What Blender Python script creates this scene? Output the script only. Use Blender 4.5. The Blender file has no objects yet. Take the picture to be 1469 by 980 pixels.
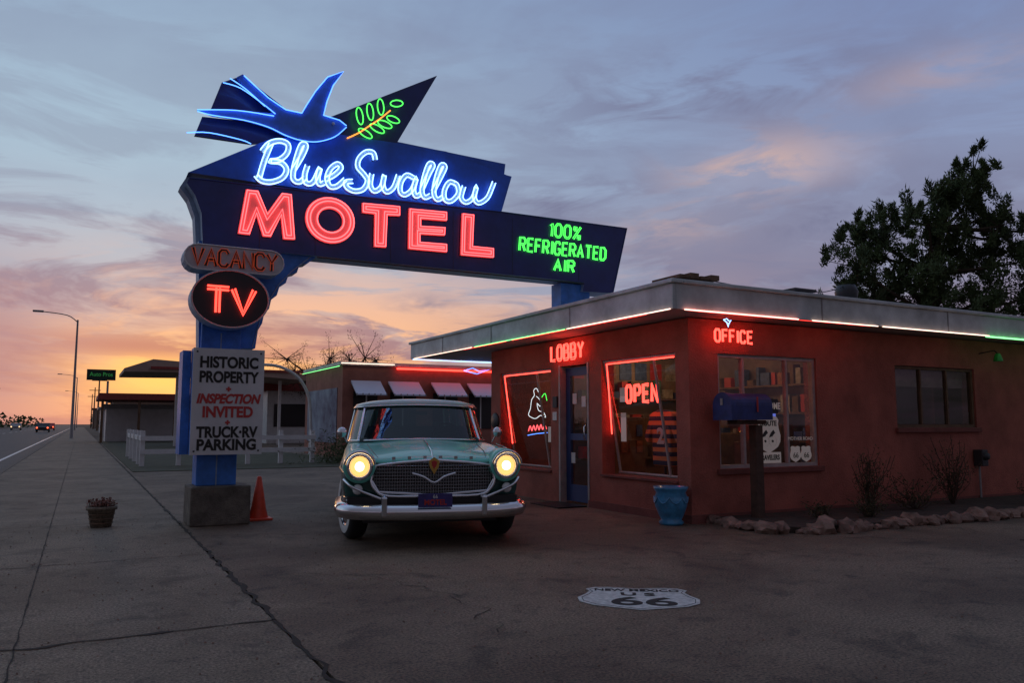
import bpy, bmesh, math, random
from mathutils import Vector, Matrix, noise
random.seed(7)
SC=bpy.context.scene
SC.view_settings.view_transform='Standard'; SC.view_settings.look='None'; SC.view_settings.exposure=0
COL=SC.collection

# ------------------------------------------------------------------ materials
def mat(name,col,rough=.7,metal=0.,var=.0,scale=8.,bump=0.,bscale=60.,emit=None,es=0.,coat=0.,dirt=None):
    m=bpy.data.materials.new(name); m.use_nodes=True; nt=m.node_tree; N=nt.nodes; L=nt.links
    p=N['Principled BSDF']; p.inputs['Base Color'].default_value=(*col,1); p.inputs['Roughness'].default_value=rough
    p.inputs['Metallic'].default_value=metal
    if coat: p.inputs['Coat Weight'].default_value=coat; p.inputs['Coat Roughness'].default_value=.05
    if emit: p.inputs['Emission Color'].default_value=(*emit,1); p.inputs['Emission Strength'].default_value=es
    if var or bump:
        tc=N.new('ShaderNodeTexCoord')
    if var:
        n=N.new('ShaderNodeTexNoise'); n.inputs['Scale'].default_value=scale; n.inputs['Detail'].default_value=5; n.inputs['Roughness'].default_value=.65
        L.new(tc.outputs['Object'],n.inputs['Vector'])
        r=N.new('ShaderNodeValToRGB'); d=dirt or tuple(c*(1-var) for c in col)
        r.color_ramp.elements[0].position=.32; r.color_ramp.elements[1].position=.66
        r.color_ramp.elements[0].color=(*d,1); r.color_ramp.elements[1].color=(*[min(1,c*(1+var*.4)) for c in col],1)
        L.new(n.outputs['Fac'],r.inputs['Fac']); L.new(r.outputs['Color'],p.inputs['Base Color'])
    if bump:
        n2=N.new('ShaderNodeTexNoise'); n2.inputs['Scale'].default_value=bscale; n2.inputs['Detail'].default_value=3
        L.new(tc.outputs['Object'],n2.inputs['Vector'])
        b=N.new('ShaderNodeBump'); b.inputs['Strength'].default_value=bump; b.inputs['Distance'].default_value=.02
        L.new(n2.outputs['Fac'],b.inputs['Height']); L.new(b.outputs['Normal'],p.inputs['Normal'])
    return m
def neon(name,col,s,mis=True):
    m=bpy.data.materials.new(name); m.use_nodes=True; nt=m.node_tree; nt.nodes.clear()
    e=nt.nodes.new('ShaderNodeEmission'); e.inputs[0].default_value=(*col,1); e.inputs[1].default_value=s
    o=nt.nodes.new('ShaderNodeOutputMaterial'); nt.links.new(e.outputs[0],o.inputs[0])
    if not mis: m.cycles.emission_sampling='NONE'
    return m
def glassmat(name,tint):
    m=bpy.data.materials.new(name); m.use_nodes=True; nt=m.node_tree; nt.nodes.clear(); N=nt.nodes
    t=N.new('ShaderNodeBsdfTransparent'); t.inputs[0].default_value=(*tint,1)
    g=N.new('ShaderNodeBsdfGlossy'); g.inputs['Roughness'].default_value=.02
    lw=N.new('ShaderNodeLayerWeight'); lw.inputs[0].default_value=.5
    pw=N.new('ShaderNodeMath'); pw.operation='POWER'; pw.inputs[1].default_value=4
    ma=N.new('ShaderNodeMath'); ma.operation='MULTIPLY_ADD'; ma.inputs[1].default_value=.85; ma.inputs[2].default_value=.06
    mx=N.new('ShaderNodeMixShader'); o=N.new('ShaderNodeOutputMaterial'); L=nt.links
    L.new(lw.outputs['Facing'],pw.inputs[0]); L.new(pw.outputs[0],ma.inputs[0]); L.new(ma.outputs[0],mx.inputs[0])
    L.new(t.outputs[0],mx.inputs[1]); L.new(g.outputs[0],mx.inputs[2]); L.new(mx.outputs[0],o.inputs[0]); return m

M={}
M['stucco']=mat('stucco',(.38,.112,.078),.9,var=.34,scale=1.8,bump=.6,bscale=45)
M['stucco_dark']=mat('stucco_base',(.22,.07,.055),.9,var=.3,scale=4,bump=.5)
M['white']=mat('white_paint',(.68,.68,.66),.5,var=.12,scale=5)
M['fascia']=mat('fascia_metal',(.56,.60,.59),.45,var=.35,scale=2.0)
M['soffit']=mat('soffit',(.5,.46,.42),.7,var=.15)
M['navy']=mat('navy_enamel',(.014,.028,.18),.35,var=.25,scale=4,coat=.2)
M['blue']=mat('blue_enamel',(.025,.14,.72),.4,var=.25,scale=4,coat=.15)
M['blue_post']=mat('blue_post',(.05,.21,.66),.45,var=.35,scale=5)
M['blue_side']=mat('blue_grey_side',(.30,.40,.55),.5,var=.25)
M['letter_white']=mat('letter_white',(.60,.68,.82),.5)
M['letter_pink']=mat('letter_pink',(.75,.35,.33),.5)
M['birdblue']=mat('bird_blue',(.08,.24,.80),.4,var=.2)
M['darksteel']=mat('dark_steel',(.04,.04,.045),.5,metal=.3)
M['grey']=mat('grey_metal',(.30,.29,.29),.5,var=.2)
M['black']=mat('black_paint',(.012,.012,.014),.4)
M['tar']=mat('dull_black',(.03,.027,.024),.95)
M['redpaint']=mat('red_paint',(.45,.03,.025),.5)
M['concrete']=mat('concrete',(.17,.14,.11),.9,var=.5,scale=7,bump=.6)
M['orange']=mat('cone_orange',(.85,.08,.03),.5,var=.2,scale=12)
M['rock']=mat('rock',(.26,.16,.12),.9,var=.6,scale=5,bump=.8,bscale=12)
M['soil']=mat('soil',(.055,.035,.025),.95,var=.5,bump=1,bscale=20)
M['twig']=mat('twig',(.07,.045,.03),.9)
M['leaf']=mat('leaf',(.075,.11,.035),.8,var=.6,scale=.8)
M['dryleaf']=mat('dry_leaf',(.08,.07,.03),.9,var=.5)
M['bark']=mat('bark',(.08,.055,.035),.95,var=.5,bump=.8)
M['chrome']=mat('chrome',(.75,.76,.78),.13,metal=1)
M['mint']=mat('car_mint',(.15,.60,.48),.30,coat=.35,var=.08,scale=3)
M['cargreen']=mat('car_dark_green',(.015,.075,.065),.22,coat=.7)
M['tyre']=mat('tyre',(.015,.015,.015),.85)
M['ww']=mat('whitewall',(.6,.6,.58),.6)
M['carglass']=glassmat('car_glass',(.42,.48,.47))
M['seat']=mat('seat',(.06,.09,.09),.8)
M['glass']=glassmat('window_glass',(.80,.82,.82))
M['wood']=mat('wood',(.16,.09,.05),.8,var=.4,scale=6)
M['urn']=mat('urn_glaze',(.05,.25,.45),.3,var=.4,scale=10,coat=.4)
M['gold']=mat('gold',(.7,.45,.12),.25,metal=1)
M['doorblue']=mat('door_blue',(.02,.05,.16),.4)
M['frame']=mat('window_frame',(.40,.35,.33),.5,var=.25)
M['roofred']=mat('roof_red',(.30,.05,.04),.7,var=.3)
M['tan']=mat('tan_wall',(.33,.25,.19),.9,var=.25)
M['n_red']=neon('neon_red',(1,.045,.03),4.6)
M['n_redwin']=neon('neon_red_window',(1,.05,.035),5.5)
M['n_redfill']=neon('red_glow_fill',(1,.04,.03),6.0)  # for the added tubes that redden walls and soffit
M['n_redhot']=neon('neon_pinkwhite_eave',(1,.34,.27),4.5)
M['n_pink']=neon('neon_pinkred',(1,.09,.10),3.6)
M['n_blue']=neon('neon_blue',(.08,.25,1),3.6)
M['n_white']=neon('neon_bluewhite',(.24,.48,1),4.4)
M['n_green']=neon('neon_green',(.08,1,.10),2.2,False)
M['n_greenhot']=neon('neon_green_eave',(.25,1,.32),2.2)
M['n_orange']=neon('neon_orange',(1,.30,.05),2.0,False)
M['n_warm']=neon('neon_warm',(1,.66,.52),2.4)
M['n_dim']=neon('neon_dim',(.8,.10,.04),.28,False)
M['lamp']=neon('headlamp_glow',(1,.50,.15),1.6,False)
M['lamphot']=neon('headlamp_filament',(1,.75,.40),9)
M['bulb']=neon('bulb',(1,.6,.25),20)
M['bluewin']=neon('window_blue',(.15,.2,.8),.8,False)
M['flat_red']=neon('tail_light',(1,.12,.05),3,False)
M['flat_warm']=neon('far_light',(1,.6,.3),2.2,False)

# ------------------------------------------------------------------ geometry helpers
def empty(name,loc=(0,0,0),rz=0):
    o=bpy.data.objects.new(name,None); o.location=loc; o.rotation_euler=(0,0,rz); COL.objects.link(o); return o
def addm(name,verts,faces,m,parent=None,smooth=False,mats=None,midx=None):
    me=bpy.data.meshes.new(name); me.from_pydata([tuple(v) for v in verts],[],faces); me.update()
    for mm in (mats or [m]): me.materials.append(mm)
    if midx:
        for p,i in zip(me.polygons,midx): p.material_index=i
    if smooth:
        for p in me.polygons: p.use_smooth=True
    o=bpy.data.objects.new(name,me); COL.objects.link(o)
    if parent: o.parent=parent
    return o
def fixn(o):
    bm=bmesh.new(); bm.from_mesh(o.data); bmesh.ops.recalc_face_normals(bm,faces=bm.faces); bm.to_mesh(o.data); bm.free(); return o
def box(name,x0,x1,y0,y1,z0,z1,m,parent=None,bev=0):
    v=[(x,y,z) for x in(x0,x1) for y in(y0,y1) for z in(z0,z1)]
    f=[(0,1,3,2),(4,6,7,5),(0,4,5,1),(2,3,7,6),(0,2,6,4),(1,5,7,3)]
    o=fixn(addm(name,v,f,m,parent))
    if bev:
        b=o.modifiers.new('b','BEVEL'); b.width=bev; b.segments=2
    return o
def prism(name,front,offs,m,parent=None,side=None):
    n=len(front); front=[Vector(p) for p in front]; back=[p+Vector(offs) for p in front]
    f=[tuple(range(n)),tuple(range(2*n-1,n-1,-1))]+[(i,(i+1)%n,n+(i+1)%n,n+i) for i in range(n)]
    return fixn(addm(name,front+back,f,m,parent,mats=[m,side or m],midx=[0,0]+[1]*n))
def tube(name,polys,r,m,parent=None,closed=False,res=1):
    cu=bpy.data.curves.new(name,'CURVE'); cu.dimensions='3D'; cu.bevel_depth=r; cu.bevel_resolution=res; cu.use_fill_caps=True
    for pl in polys:
        s=cu.splines.new('POLY'); s.points.add(len(pl)-1)
        for i,p in enumerate(pl): s.points[i].co=(p[0],p[1],p[2],1)
        s.use_cyclic_u=closed
    cu.materials.append(m); o=bpy.data.objects.new(name,cu); COL.objects.link(o)
    if parent: o.parent=parent
    return o
def smooth_line(pts,k=4,closed=False):
    pts=[Vector(p) for p in pts]; n=len(pts); out=[]
    rng=range(n if closed else n-1)
    for i in rng:
        p0=pts[(i-1)%n] if closed or i>0 else pts[i]; p1=pts[i]; p2=pts[(i+1)%n]; p3=pts[(i+2)%n] if closed or i+2<n else p2
        for j in range(k):
            t=j/k
            out.append(.5*((2*p1)+(p2-p0)*t+(2*p0-5*p1+4*p2-p3)*t*t+(3*p1-p0-3*p2+p3)*t**3))
    if not closed: out.append(pts[-1])
    return out
def offset2(pts,d,closed=False):
    n=len(pts); out=[]
    for i in range(n):
        a=pts[(i-1)%n] if closed or i>0 else pts[i]; b=pts[(i+1)%n] if closed or i<n-1 else pts[i]
        t=(Vector(b)-Vector(a)); 
        if t.length<1e-9: t=Vector((1,0))
        t.normalize(); out.append(Vector(pts[i])+Vector((-t.y,t.x))*d)
    return out
def revolve(name,prof,m,parent=None,loc=(0,0,0),axis='Z',n=28,smooth=True,mats=None,segm=None):
    v=[];f=[];mi=[]
    for i in range(n):
        a=2*math.pi*i/n
        for r,h in prof:
            if axis=='Z': v.append((loc[0]+r*math.cos(a),loc[1]+r*math.sin(a),loc[2]+h))
            elif axis=='X': v.append((loc[0]+h,loc[1]+r*math.cos(a),loc[2]+r*math.sin(a)))
            else: v.append((loc[0]+r*math.cos(a),loc[1]+h,loc[2]+r*math.sin(a)))
    k=len(prof)
    for i in range(n):
        j=(i+1)%n
        for q in range(k-1):
            f.append((i*k+q,j*k+q,j*k+q+1,i*k+q+1)); mi.append(segm[q] if segm else 0)
    return fixn(addm(name,v,f,m,parent,smooth,mats=mats,midx=mi if segm else None))
def text(name,s,loc,rot,size,m,parent=None,ex=.004,off=0,align='CENTER',sx=1,shear=0):
    c=bpy.data.curves.new(name,'FONT'); c.body=s; c.size=size; c.extrude=ex; c.offset=off; c.align_x=align; c.align_y='CENTER'; c.shear=shear
    c.materials.append(m); o=bpy.data.objects.new(name,c); COL.objects.link(o); o.location=loc; o.rotation_euler=rot; o.scale=(sx,1,1)
    if parent: o.parent=parent
    return o
FY=(math.pi/2,0,0)          # faces -Y
FX=(math.pi/2,0,-math.pi/2) # faces -X

G={'A':[[(0,0),(.3,1),(.6,0)],[(.12,.36),(.48,.36)]],
'B':[[(0,0),(0,1),(.38,1),(.5,.88),(.5,.65),(.38,.53),(0,.53)],[(.38,.53),(.55,.4),(.55,.13),(.42,0),(0,0)]],
'C':[[(.55,.8),(.42,1),(.15,1),(0,.82),(0,.18),(.15,0),(.42,0),(.55,.2)]],
'D':[[(0,0),(0,1),(.35,1),(.55,.8),(.55,.2),(.35,0),(0,0)]],
'E':[[(.5,1),(0,1),(0,0),(.5,0)],[(0,.52),(.42,.52)]],
'F':[[(.5,1),(0,1),(0,0)],[(0,.52),(.42,.52)]],
'G':[[(.55,.8),(.42,1),(.15,1),(0,.82),(0,.18),(.15,0),(.42,0),(.55,.18),(.55,.45),(.32,.45)]],
'I':[[(.1,0),(.1,1)]],'L':[[(0,1),(0,0),(.5,0)]],
'N':[[(0,0),(0,1),(.55,0),(.55,1)]],
'O':[[(.15,0),(0,.2),(0,.8),(.15,1),(.42,1),(.56,.8),(.56,.2),(.42,0),(.15,0)]],
'P':[[(0,0),(0,1),(.4,1),(.55,.85),(.55,.6),(.4,.46),(0,.46)]],
'R':[[(0,0),(0,1),(.4,1),(.55,.85),(.55,.62),(.4,.5),(0,.5)],[(.3,.5),(.56,0)]],
'T':[[(0,1),(.6,1)],[(.3,1),(.3,0)]],
'V':[[(0,1),(.3,0),(.6,1)]],'Y':[[(0,1),(.3,.5),(.6,1)],[(.3,.5),(.3,0)]],
'1':[[(0,.8),(.15,1),(.15,0)]],'0':[[(.15,0),(0,.2),(0,.8),(.15,1),(.38,1),(.52,.8),(.52,.2),(.38,0),(.15,0)]],
'%':[[(0,0),(.6,1)],[(.05,.7),(.05,.95),(.22,.95),(.22,.7),(.05,.7)],[(.4,.05),(.4,.3),(.57,.3),(.57,.05),(.4,.05)]]}
def wid(c): return .3 if c==' ' else max(x for l in G[c] for x,_ in l)
def strokes(s,w,h,gap=.22,slant=0):
    tot=sum(wid(c) for c in s)+gap*(len(s)-1); x=0; out=[]
    for c in s:
        if c!=' ':
            for l in G[c]: out.append([Vector(((x+px)/tot*w+slant*py*h,py*h)) for px,py in l])
        x+=wid(c)+gap
    return out
def neon_text(name,s,o,r,w,h,rad,m,parent,gap=.22,double=0,slant=0):
    o=Vector(o); r=Vector(r); up=Vector((0,0,1)); pls=[]
    for l in strokes(s,w,h,gap,slant):
        ls=[offset2(l,double),offset2(l,-double)] if double else [l]
        for q in ls: pls.append([o+r*p[0]+up*p[1] for p in q])
    return tube(name,pls,rad,m,parent)

# sign artwork was traced from the reference and rectified onto the sign's own vertical plane (metres)
def rc(u,v,Y):
    a=(u-734.5)/1143; b=(490-v)/1143; fy=.9947-.1026*b; fz=.1026+.9947*b
    t=Y/(-.4746*a+.8802*fy); return (t*(.8802*a+.4746*fy),1.2+t*fz)
def art(pts,Y): return [Vector((x,Y,z)) for x,z in (rc(u,v,Y) for u,v in pts)]
def art2(pts,Y): return [Vector(rc(u,v,Y)) for u,v in pts]
def up3(p2,Y): return [Vector((p[0],Y,p[1])) for p in p2]

# ------------------------------------------------------------------ WORLD
w=bpy.data.worlds.new("World"); SC.world=w; w.use_nodes=True; nt=w.node_tree; N=nt.nodes; L=nt.links
w.cycles.sampling_method='MANUAL'; w.cycles.sample_map_resolution=512
bg=N['Background']
tc=N.new('ShaderNodeTexCoord'); sp=N.new('ShaderNodeSeparateXYZ'); L.new(tc.outputs['Generated'],sp.inputs[0])
def mth(op,a,b=None,c=None,clamp=False):
    n=N.new('ShaderNodeMath'); n.operation=op; n.use_clamp=clamp
    for i,x in enumerate((a,b,c)):
        if x is None: continue
        if isinstance(x,(int,float)): n.inputs[i].default_value=x
        else: L.new(x,n.inputs[i])
    return n.outputs[0]
def mixc(f,a,b,bt='MIX'):
    n=N.new('ShaderNodeMix'); n.data_type='RGBA'; n.blend_type=bt; n.clamp_factor=True
    if isinstance(f,(int,float)): n.inputs[0].default_value=f
    else: L.new(f,n.inputs[0])
    for k,x in ((6,a),(7,b)):
        if isinstance(x,tuple): n.inputs[k].default_value=(*x,1)
        else: L.new(x,n.inputs[k])
    return n.outputs[2]
def ramp(f,stops):
    n=N.new('ShaderNodeValToRGB'); cr=n.color_ramp
    while len(cr.elements)<len(stops): cr.elements.new(.5)
    for e,(p,c) in zip(cr.elements,stops): e.position=p; e.color=(*c,1) if isinstance(c,tuple) else (c,c,c,1)
    L.new(f,n.inputs[0]); return n.outputs[0]
X,Y,Z=sp.outputs
def blob(cx,cz,wx,wz):
    d=mth('ADD',mth('POWER',mth('ABSOLUTE',mth('DIVIDE',mth('SUBTRACT',X,cx),wx)),2),mth('POWER',mth('ABSOLUTE',mth('DIVIDE',mth('SUBTRACT',Z,cz),wz)),2))
    g=mth('POWER',2.718,mth('MULTIPLY',d,-1)); return mth('MULTIPLY',g,mth('GREATER_THAN',Y,0))
west=ramp(Z,[(0,(.42,.27,.28)),(.08,(.42,.35,.40)),(.17,(.42,.50,.60)),(.30,(.38,.51,.63)),(.6,(.25,.35,.53))])
north=ramp(Z,[(0,(.34,.32,.38)),(.12,(.34,.36,.47)),(.3,(.26,.32,.50)),(.5,(.18,.24,.44)),(1,(.13,.16,.30))])
east=ramp(Z,[(0,(.085,.078,.080)),(.3,(.085,.085,.108)),(1,(.145,.15,.215))])
base=mixc(mth('MULTIPLY',mth('ADD',X,-.15),1.7,clamp=True),west,north)
base=mixc(mth('MULTIPLY',mth('ADD',mth('MULTIPLY',Y,-1),.25),1.6,clamp=True),base,east)
def nz(sx,sy,sz,scale,det,rough,dist=.0,off=0,rot=-8):
    mp=N.new('ShaderNodeMapping'); mp.inputs['Scale'].default_value=(sx,sy,sz); mp.inputs['Location'].default_value=(off,off*.7,off*.3); mp.inputs['Rotation'].default_value=(0,math.radians(rot),0)
    L.new(tc.outputs['Generated'],mp.inputs[0]); n=N.new('ShaderNodeTexNoise'); n.inputs['Scale'].default_value=scale; n.inputs['Detail'].default_value=det; n.inputs['Roughness'].default_value=rough; n.inputs['Distortion'].default_value=dist
    L.new(mp.outputs[0],n.inputs[0]); return n.outputs['Fac']
veil=ramp(nz(1,1,2.6,2.6,5,.6,.4,3.1),[(.42,0.),(.62,1.)])
base=mixc(mth('MULTIPLY',veil,mth('MULTIPLY_ADD',X,.55,.18,clamp=True)),base,mixc(mth('MULTIPLY',Z,3.2,clamp=True),(.34,.28,.37),(.19,.215,.35)))
# glow of the set sun
g1=blob(.17,.035,.20,.12)
base=mixc(mth('MULTIPLY',g1,.88),base,(.98,.45,.19))
# banks of purple cloud, low and streaky
cl=ramp(nz(1,1,4.2,3.6,6,.62,.5,7.7),[(.455,0.),(.545,1.)])
lowmask=ramp(Z,[(0,.75),(.10,.9),(.20,.75),(.30,.35),(.5,.12)])
ccol=mixc(mth('MULTIPLY',blob(.17,.05,.22,.10),.8),mixc(mth('MULTIPLY',Z,4,clamp=True),(.23,.135,.21),(.20,.20,.31)),(.52,.19,.15))
base=mixc(mth('MULTIPLY',mth('MULTIPLY',cl,lowmask),.86),base,ccol)
# undersides lit orange and peach behind the sign
pe=ramp(nz(1,1,6.5,4.2,6,.62,.7,4.4),[(.465,0.),(.55,1.)])
pm=mth('ADD',blob(.20,.10,.22,.085),mth('MULTIPLY',blob(.42,.13,.25,.05),.45),clamp=True)
base=mixc(mth('MULTIPLY',mth('MULTIPLY',pe,pm),.97),base,mixc(mth('MULTIPLY',Z,6,clamp=True),(1.15,.50,.11),(.82,.50,.38)))
g2=blob(.085,.055,.085,.034)
base=mixc(mth('MULTIPLY',g2,.94),base,(1.25,.66,.17))
g3=mth('MULTIPLY',blob(.06,.088,.15,.016),ramp(nz(1,1,5,9,4,.6,.4,2.2),[(.40,0.),(.52,1.)]))
base=mixc(mth('MULTIPLY',g3,.8),base,(.45,.17,.16))
base=mixc(mth('MULTIPLY',blob(-.10,.08,.08,.09),.7),base,(.34,.18,.24))
# pinkish lit patches in the north-west
pn=ramp(nz(1,1,3.5,6.0,5,.62,.6,1.3),[(.43,0.),(.58,1.)])
pb=mth('ADD',blob(.68,.30,.06,.035),mth('ADD',mth('MULTIPLY',blob(.62,.24,.06,.025),.75),mth('MULTIPLY',blob(.78,.37,.05,.02),.5)))
base=mixc(mth('MULTIPLY',mth('MULTIPLY',pb,mth('ADD',mth('MULTIPLY',pn,.85),.15)),.95),base,(.64,.44,.40))
pd=mth('ADD',blob(.52,.27,.10,.030),mth('ADD',blob(.78,.17,.06,.015),mth('ADD',blob(.37,.145,.04,.016),mth('ADD',blob(.62,.38,.16,.05),blob(.75,.24,.1,.03)))),clamp=True)
base=mixc(mth('MULTIPLY',mth('MULTIPLY',pd,pn),.85),base,(.18,.185,.30))
sk=N.new('ShaderNodeTexSky'); sk.sky_type='NISHITA'; sk.sun_disc=False; sk.sun_elevation=math.radians(1.5); sk.sun_rotation=0
base=mixc(.008,base,sk.outputs[0],'ADD')
base=mixc(mth('LESS_THAN',Z,-.002),base,(.05,.045,.05))
L.new(base,bg.inputs[0]); bg.inputs[1].default_value=1.0
sl=bpy.data.lights.new('sun','SUN'); sl.energy=.12; sl.angle=math.radians(6); sl.color=(1,.55,.3)
so=bpy.data.objects.new('sun',sl); COL.objects.link(so); so.rotation_euler=(math.radians(-88),0,0)

# ------------------------------------------------------------------ GROUND
def groundmat(name,c0,c1,sc):
    m=bpy.data.materials.new(name); m.use_nodes=True; nt=m.node_tree; N=nt.nodes; L=nt.links; p=N['Principled BSDF']
    tc=N.new('ShaderNodeTexCoord')
    def nn(s,d,r,di=0): 
        n=N.new('ShaderNodeTexNoise'); n.inputs['Scale'].default_value=s; n.inputs['Detail'].default_value=d; n.inputs['Roughness'].default_value=r; n.inputs['Distortion'].default_value=di; L.new(tc.outputs['Object'],n.inputs[0]); return n.outputs['Fac']
    def rr(f,a,b,p0,p1):
        r=N.new('ShaderNodeValToRGB'); r.color_ramp.elements[0].position=p0; r.color_ramp.elements[1].position=p1; r.color_ramp.elements[0].color=(*a,1); r.color_ramp.elements[1].color=(*b,1); L.new(f,r.inputs[0]); return r.outputs[0]
    def mul(a,b,f):
        mx=N.new('ShaderNodeMix'); mx.data_type='RGBA'; mx.blend_type='MULTIPLY'; mx.inputs[0].default_value=f; L.new(a,mx.inputs[6]); L.new(b,mx.inputs[7]); return mx.outputs[2]
    big=rr(nn(sc,5,.65,.4),c0,c1,.38,.60)
    c=mul(big,rr(nn(60,2,.8),(.25,.25,.25),(1.75,1.7,1.65),.32,.68),1)
    c=mul(c,rr(nn(2.2,5,.65,.5),(.42,.42,.42),(1,1,1),.34,.46),.75)
    c=mul(c,rr(nn(9,4,.7,.2),(.50,.50,.50),(1,1,1),.36,.44),.6)
    L.new(c,p.inputs['Base Color']); p.inputs['Roughness'].default_value=.78
    b=N.new('ShaderNodeBump'); b.inputs['Strength'].default_value=.7; b.inputs['Distance'].default_value=.012; L.new(nn(80,2,.7),b.inputs['Height']); L.new(b.outputs[0],p.inputs['Normal']); return m
M['lot']=groundmat('forecourt_asphalt',(.105,.070,.045),(.195,.142,.096),.5)
M['walk']=groundmat('sidewalk_concrete',(.140,.106,.071),(.205,.162,.116),.8)
M['road']=mat('road_asphalt',(.06,.05,.045),.7,var=.3,scale=1,bump=.4,bscale=60)
M['earth']=mat('dry_earth',(.10,.075,.05),.95,var=.4,scale=.3)
M['grass']=mat('dry_grass',(.06,.06,.03),.95,var=.5,scale=3)
M['crack']=mat('crack',(.026,.020,.015),.95)
box('ground',-900,900,-300,1500,-.6,-.14,M['earth'])
box('road',-16,-1.75,-40,900,-.30,-.13,M['road'])
box('forecourt',1.12,70,-20,62,-.5,0,M['lot'])
box('sidewalk',-1.60,1.10,-20,300,-.5,.0,M['walk'])
box('kerb',-1.75,-1.603,-40,300,-.5,.012,M['concrete'],bev=.02)
rl=empty('road_markings')
box('edge_line',-2.55,-2.43,-40,600,-.13,-.126,M['white'],rl)
for i in range(30): box('centre_dash',-9.1,-8.95,6+i*12,10+i*12,-.13,-.126,M['white'],rl)
def crackstrip(name,pts,wd,parent,jit=.02,z=.004):
    v=[];f=[];k=0
    for (x0,y0),(x1,y1) in zip(pts,pts[1:]):
        n=max(2,int(math.hypot(x1-x0,y1-y0)/.07)); d=Vector((x1-x0,y1-y0)).normalized(); pr=Vector((-d.y,d.x))
        for i in range(n+1):
            c=Vector((x0,y0)).lerp(Vector((x1,y1)),i/n)+pr*jit*noise.noise(Vector((x0+i*.35,y0,1.)))*2
            ww=wd*(.35+1.1*abs(noise.noise(Vector((i*.4,x0*3,y0*2)))*2)) 
            v+= [(*(c+pr*ww/2),z),(*(c-pr*ww/2),z)]
            if i>0: f.append((k-2,k-1,k+1,k))
            k+=2
    return fixn(addm(name,v,f,M['crack'],parent))
cr=empty('pavement_joints')
crackstrip('joint',[(1.11,0),(1.11,60)],.034,cr,.025)
crackstrip('joint_mid',[(-.25,2),(-.25,60)],.010,cr,.004)
for y in (-.2,2.55,5.08,7.9,10.9,13.9,16.9,19.9,24,28,33): crackstrip('cross_joint',[(-1.58,y),(1.11,y+.05)],.032 if y==5.08 else .013,cr,.02)
crackstrip('crack_b',[(3.9,6.1),(5.0,5.6),(6.4,5.5)],.007,cr,.07)
crackstrip('crack_c',[(1.2,6.7),(2.0,6.3),(2.4,5.2),(2.2,4.2)],.007,cr,.07)
crackstrip('crack_d',[(1.2,9.2),(1.9,9.0),(5.8,6.9),(8,5.3)],.012,cr,.05)
gv=[];gf=[]
for i in range(1800):
    x=random.uniform(-1.5,9); y=random.uniform(2.2,12)
    if x>6.3 and y>6: continue
    s=random.uniform(.003,.011); b0=len(gv); a=random.uniform(0,6)
    gv+=[(x+s*math.cos(a+k*2.1),y+s*math.sin(a+k*2.1),.002) for k in range(3)]+[(x,y,.002+s*.9)]; gf+=[(b0,b0+1,b0+3),(b0+1,b0+2,b0+3),(b0+2,b0,b0+3)]
addm('gravel_grit',gv,gf,M['rock'])
box('verge',1.2,7.6,22,60,-.3,.015,M['grass'])
sh=empty('painted_route_shield',(3.44,4.55,0),math.radians(-34))
half=[(0,.30),(.10,.33),(.20,.345),(.30,.33),(.36,.27),(.335,.20),(.36,.10),(.415,-.02),(.40,-.14),(.31,-.24),(.16,-.30),(0,-.36)]
pts=half+[(-x,y) for x,y in half[-2:0:-1]]
M['roadpaint']=mat('worn_paint',(.60,.59,.55),.85,var=.35,scale=22)
prism('shield',[(x,y,.003) for x,y in pts],(0,0,.003),M['roadpaint'],sh)
text('shield_66','66',(.03,-.13,.008),(0,0,0),.34,M['tar'],sh,.001,.006,sx=1.35)
text('shield_us','U S',(0,.10,.008),(0,0,0),.13,M['tar'],sh,.001,.003,sx=1.3)
text('shield_state','NEW MEXICO',(0,.235,.008),(0,0,0),.10,M['tar'],sh,.001,.002,sx=.95)
tube('shield_line',[[(x*.93,y*.93,.005) for x,y in pts]],.003,M['tar'],sh,True)

# ------------------------------------------------------------------ MOTEL SIGN
sg=empty('motel_neon_sign')
S=10.25
box('concrete_base',1.17,1.85,10.05,10.70,0,.46,M['concrete'],sg,.02)
box('post',1.24,1.70,10.22,10.58,.46,2.6,M['blue_post'],sg,.01)
box('post_seam',1.46,1.475,10.212,10.219,.46,2.3,M['blue_side'],sg)
prism('post_bracket',art([(452,362),(452,370),(441,378),(430,379),(426,391),(414,394),(410,406),(401,411),(397,424),(389,430),(386,443),(379,450),(376,464),(370,474),(366,500),(285,500),(285,345)],S+.06),(0,.28,0),M['blue_post'],sg,M['blue_side'])
tube('bracket_trim',[art([(448,366),(420,388),(400,408),(384,434),(372,462),(362,498)],S+.05)],.006,M['blue_side'],sg)
prism('motel_panel',art([(268,262),(272,254),(720,303),(900,327),(880,421),(836,418),(838,405),(455,367),(291,352),(289,305),(280,280)],S),(0,.42,0),M['navy'],sg,M['blue_side'])
prism('name_panel',art([(270,247),(385,200),(470,190),(570,205),(640,217),(727,251),(734,253),(719,305),(500,280)],S+.012),(0,.36,0),M['blue'],sg,M['navy'])
prism('back_panel',art([(372,205),(470,175),(570,203),(725,235),(722,262),(500,270)],S+.12),(0,.2,0),M['blue'],sg,M['navy'])
prism('fin',art([(462,172),(627,108),(568,207),(490,210)],S+.09),(0,.22,0),M['navy'],sg,M['navy'])
prism('tail_upper',art([(318,118),(348,108),(405,152),(420,188),(302,157)],S+.10),(0,.05,0),M['navy'],sg)
prism('tail_lower',art([(290,167),(395,178),(412,202),(360,206),(279,194)],S+.10),(0,.05,0),M['navy'],sg)
prism('left_flare',art([(258,268),(270,250),(274,256),(284,282),(292,306),(293,352),(281,352),(279,310),(270,285)],S+.2),(0,.24,0),M['blue_side'],sg)
tube('panel_trim',[art([(271,255),(720,304),(899,328),(879,420)],S-.004)],.008,M['navy'],sg)
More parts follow.
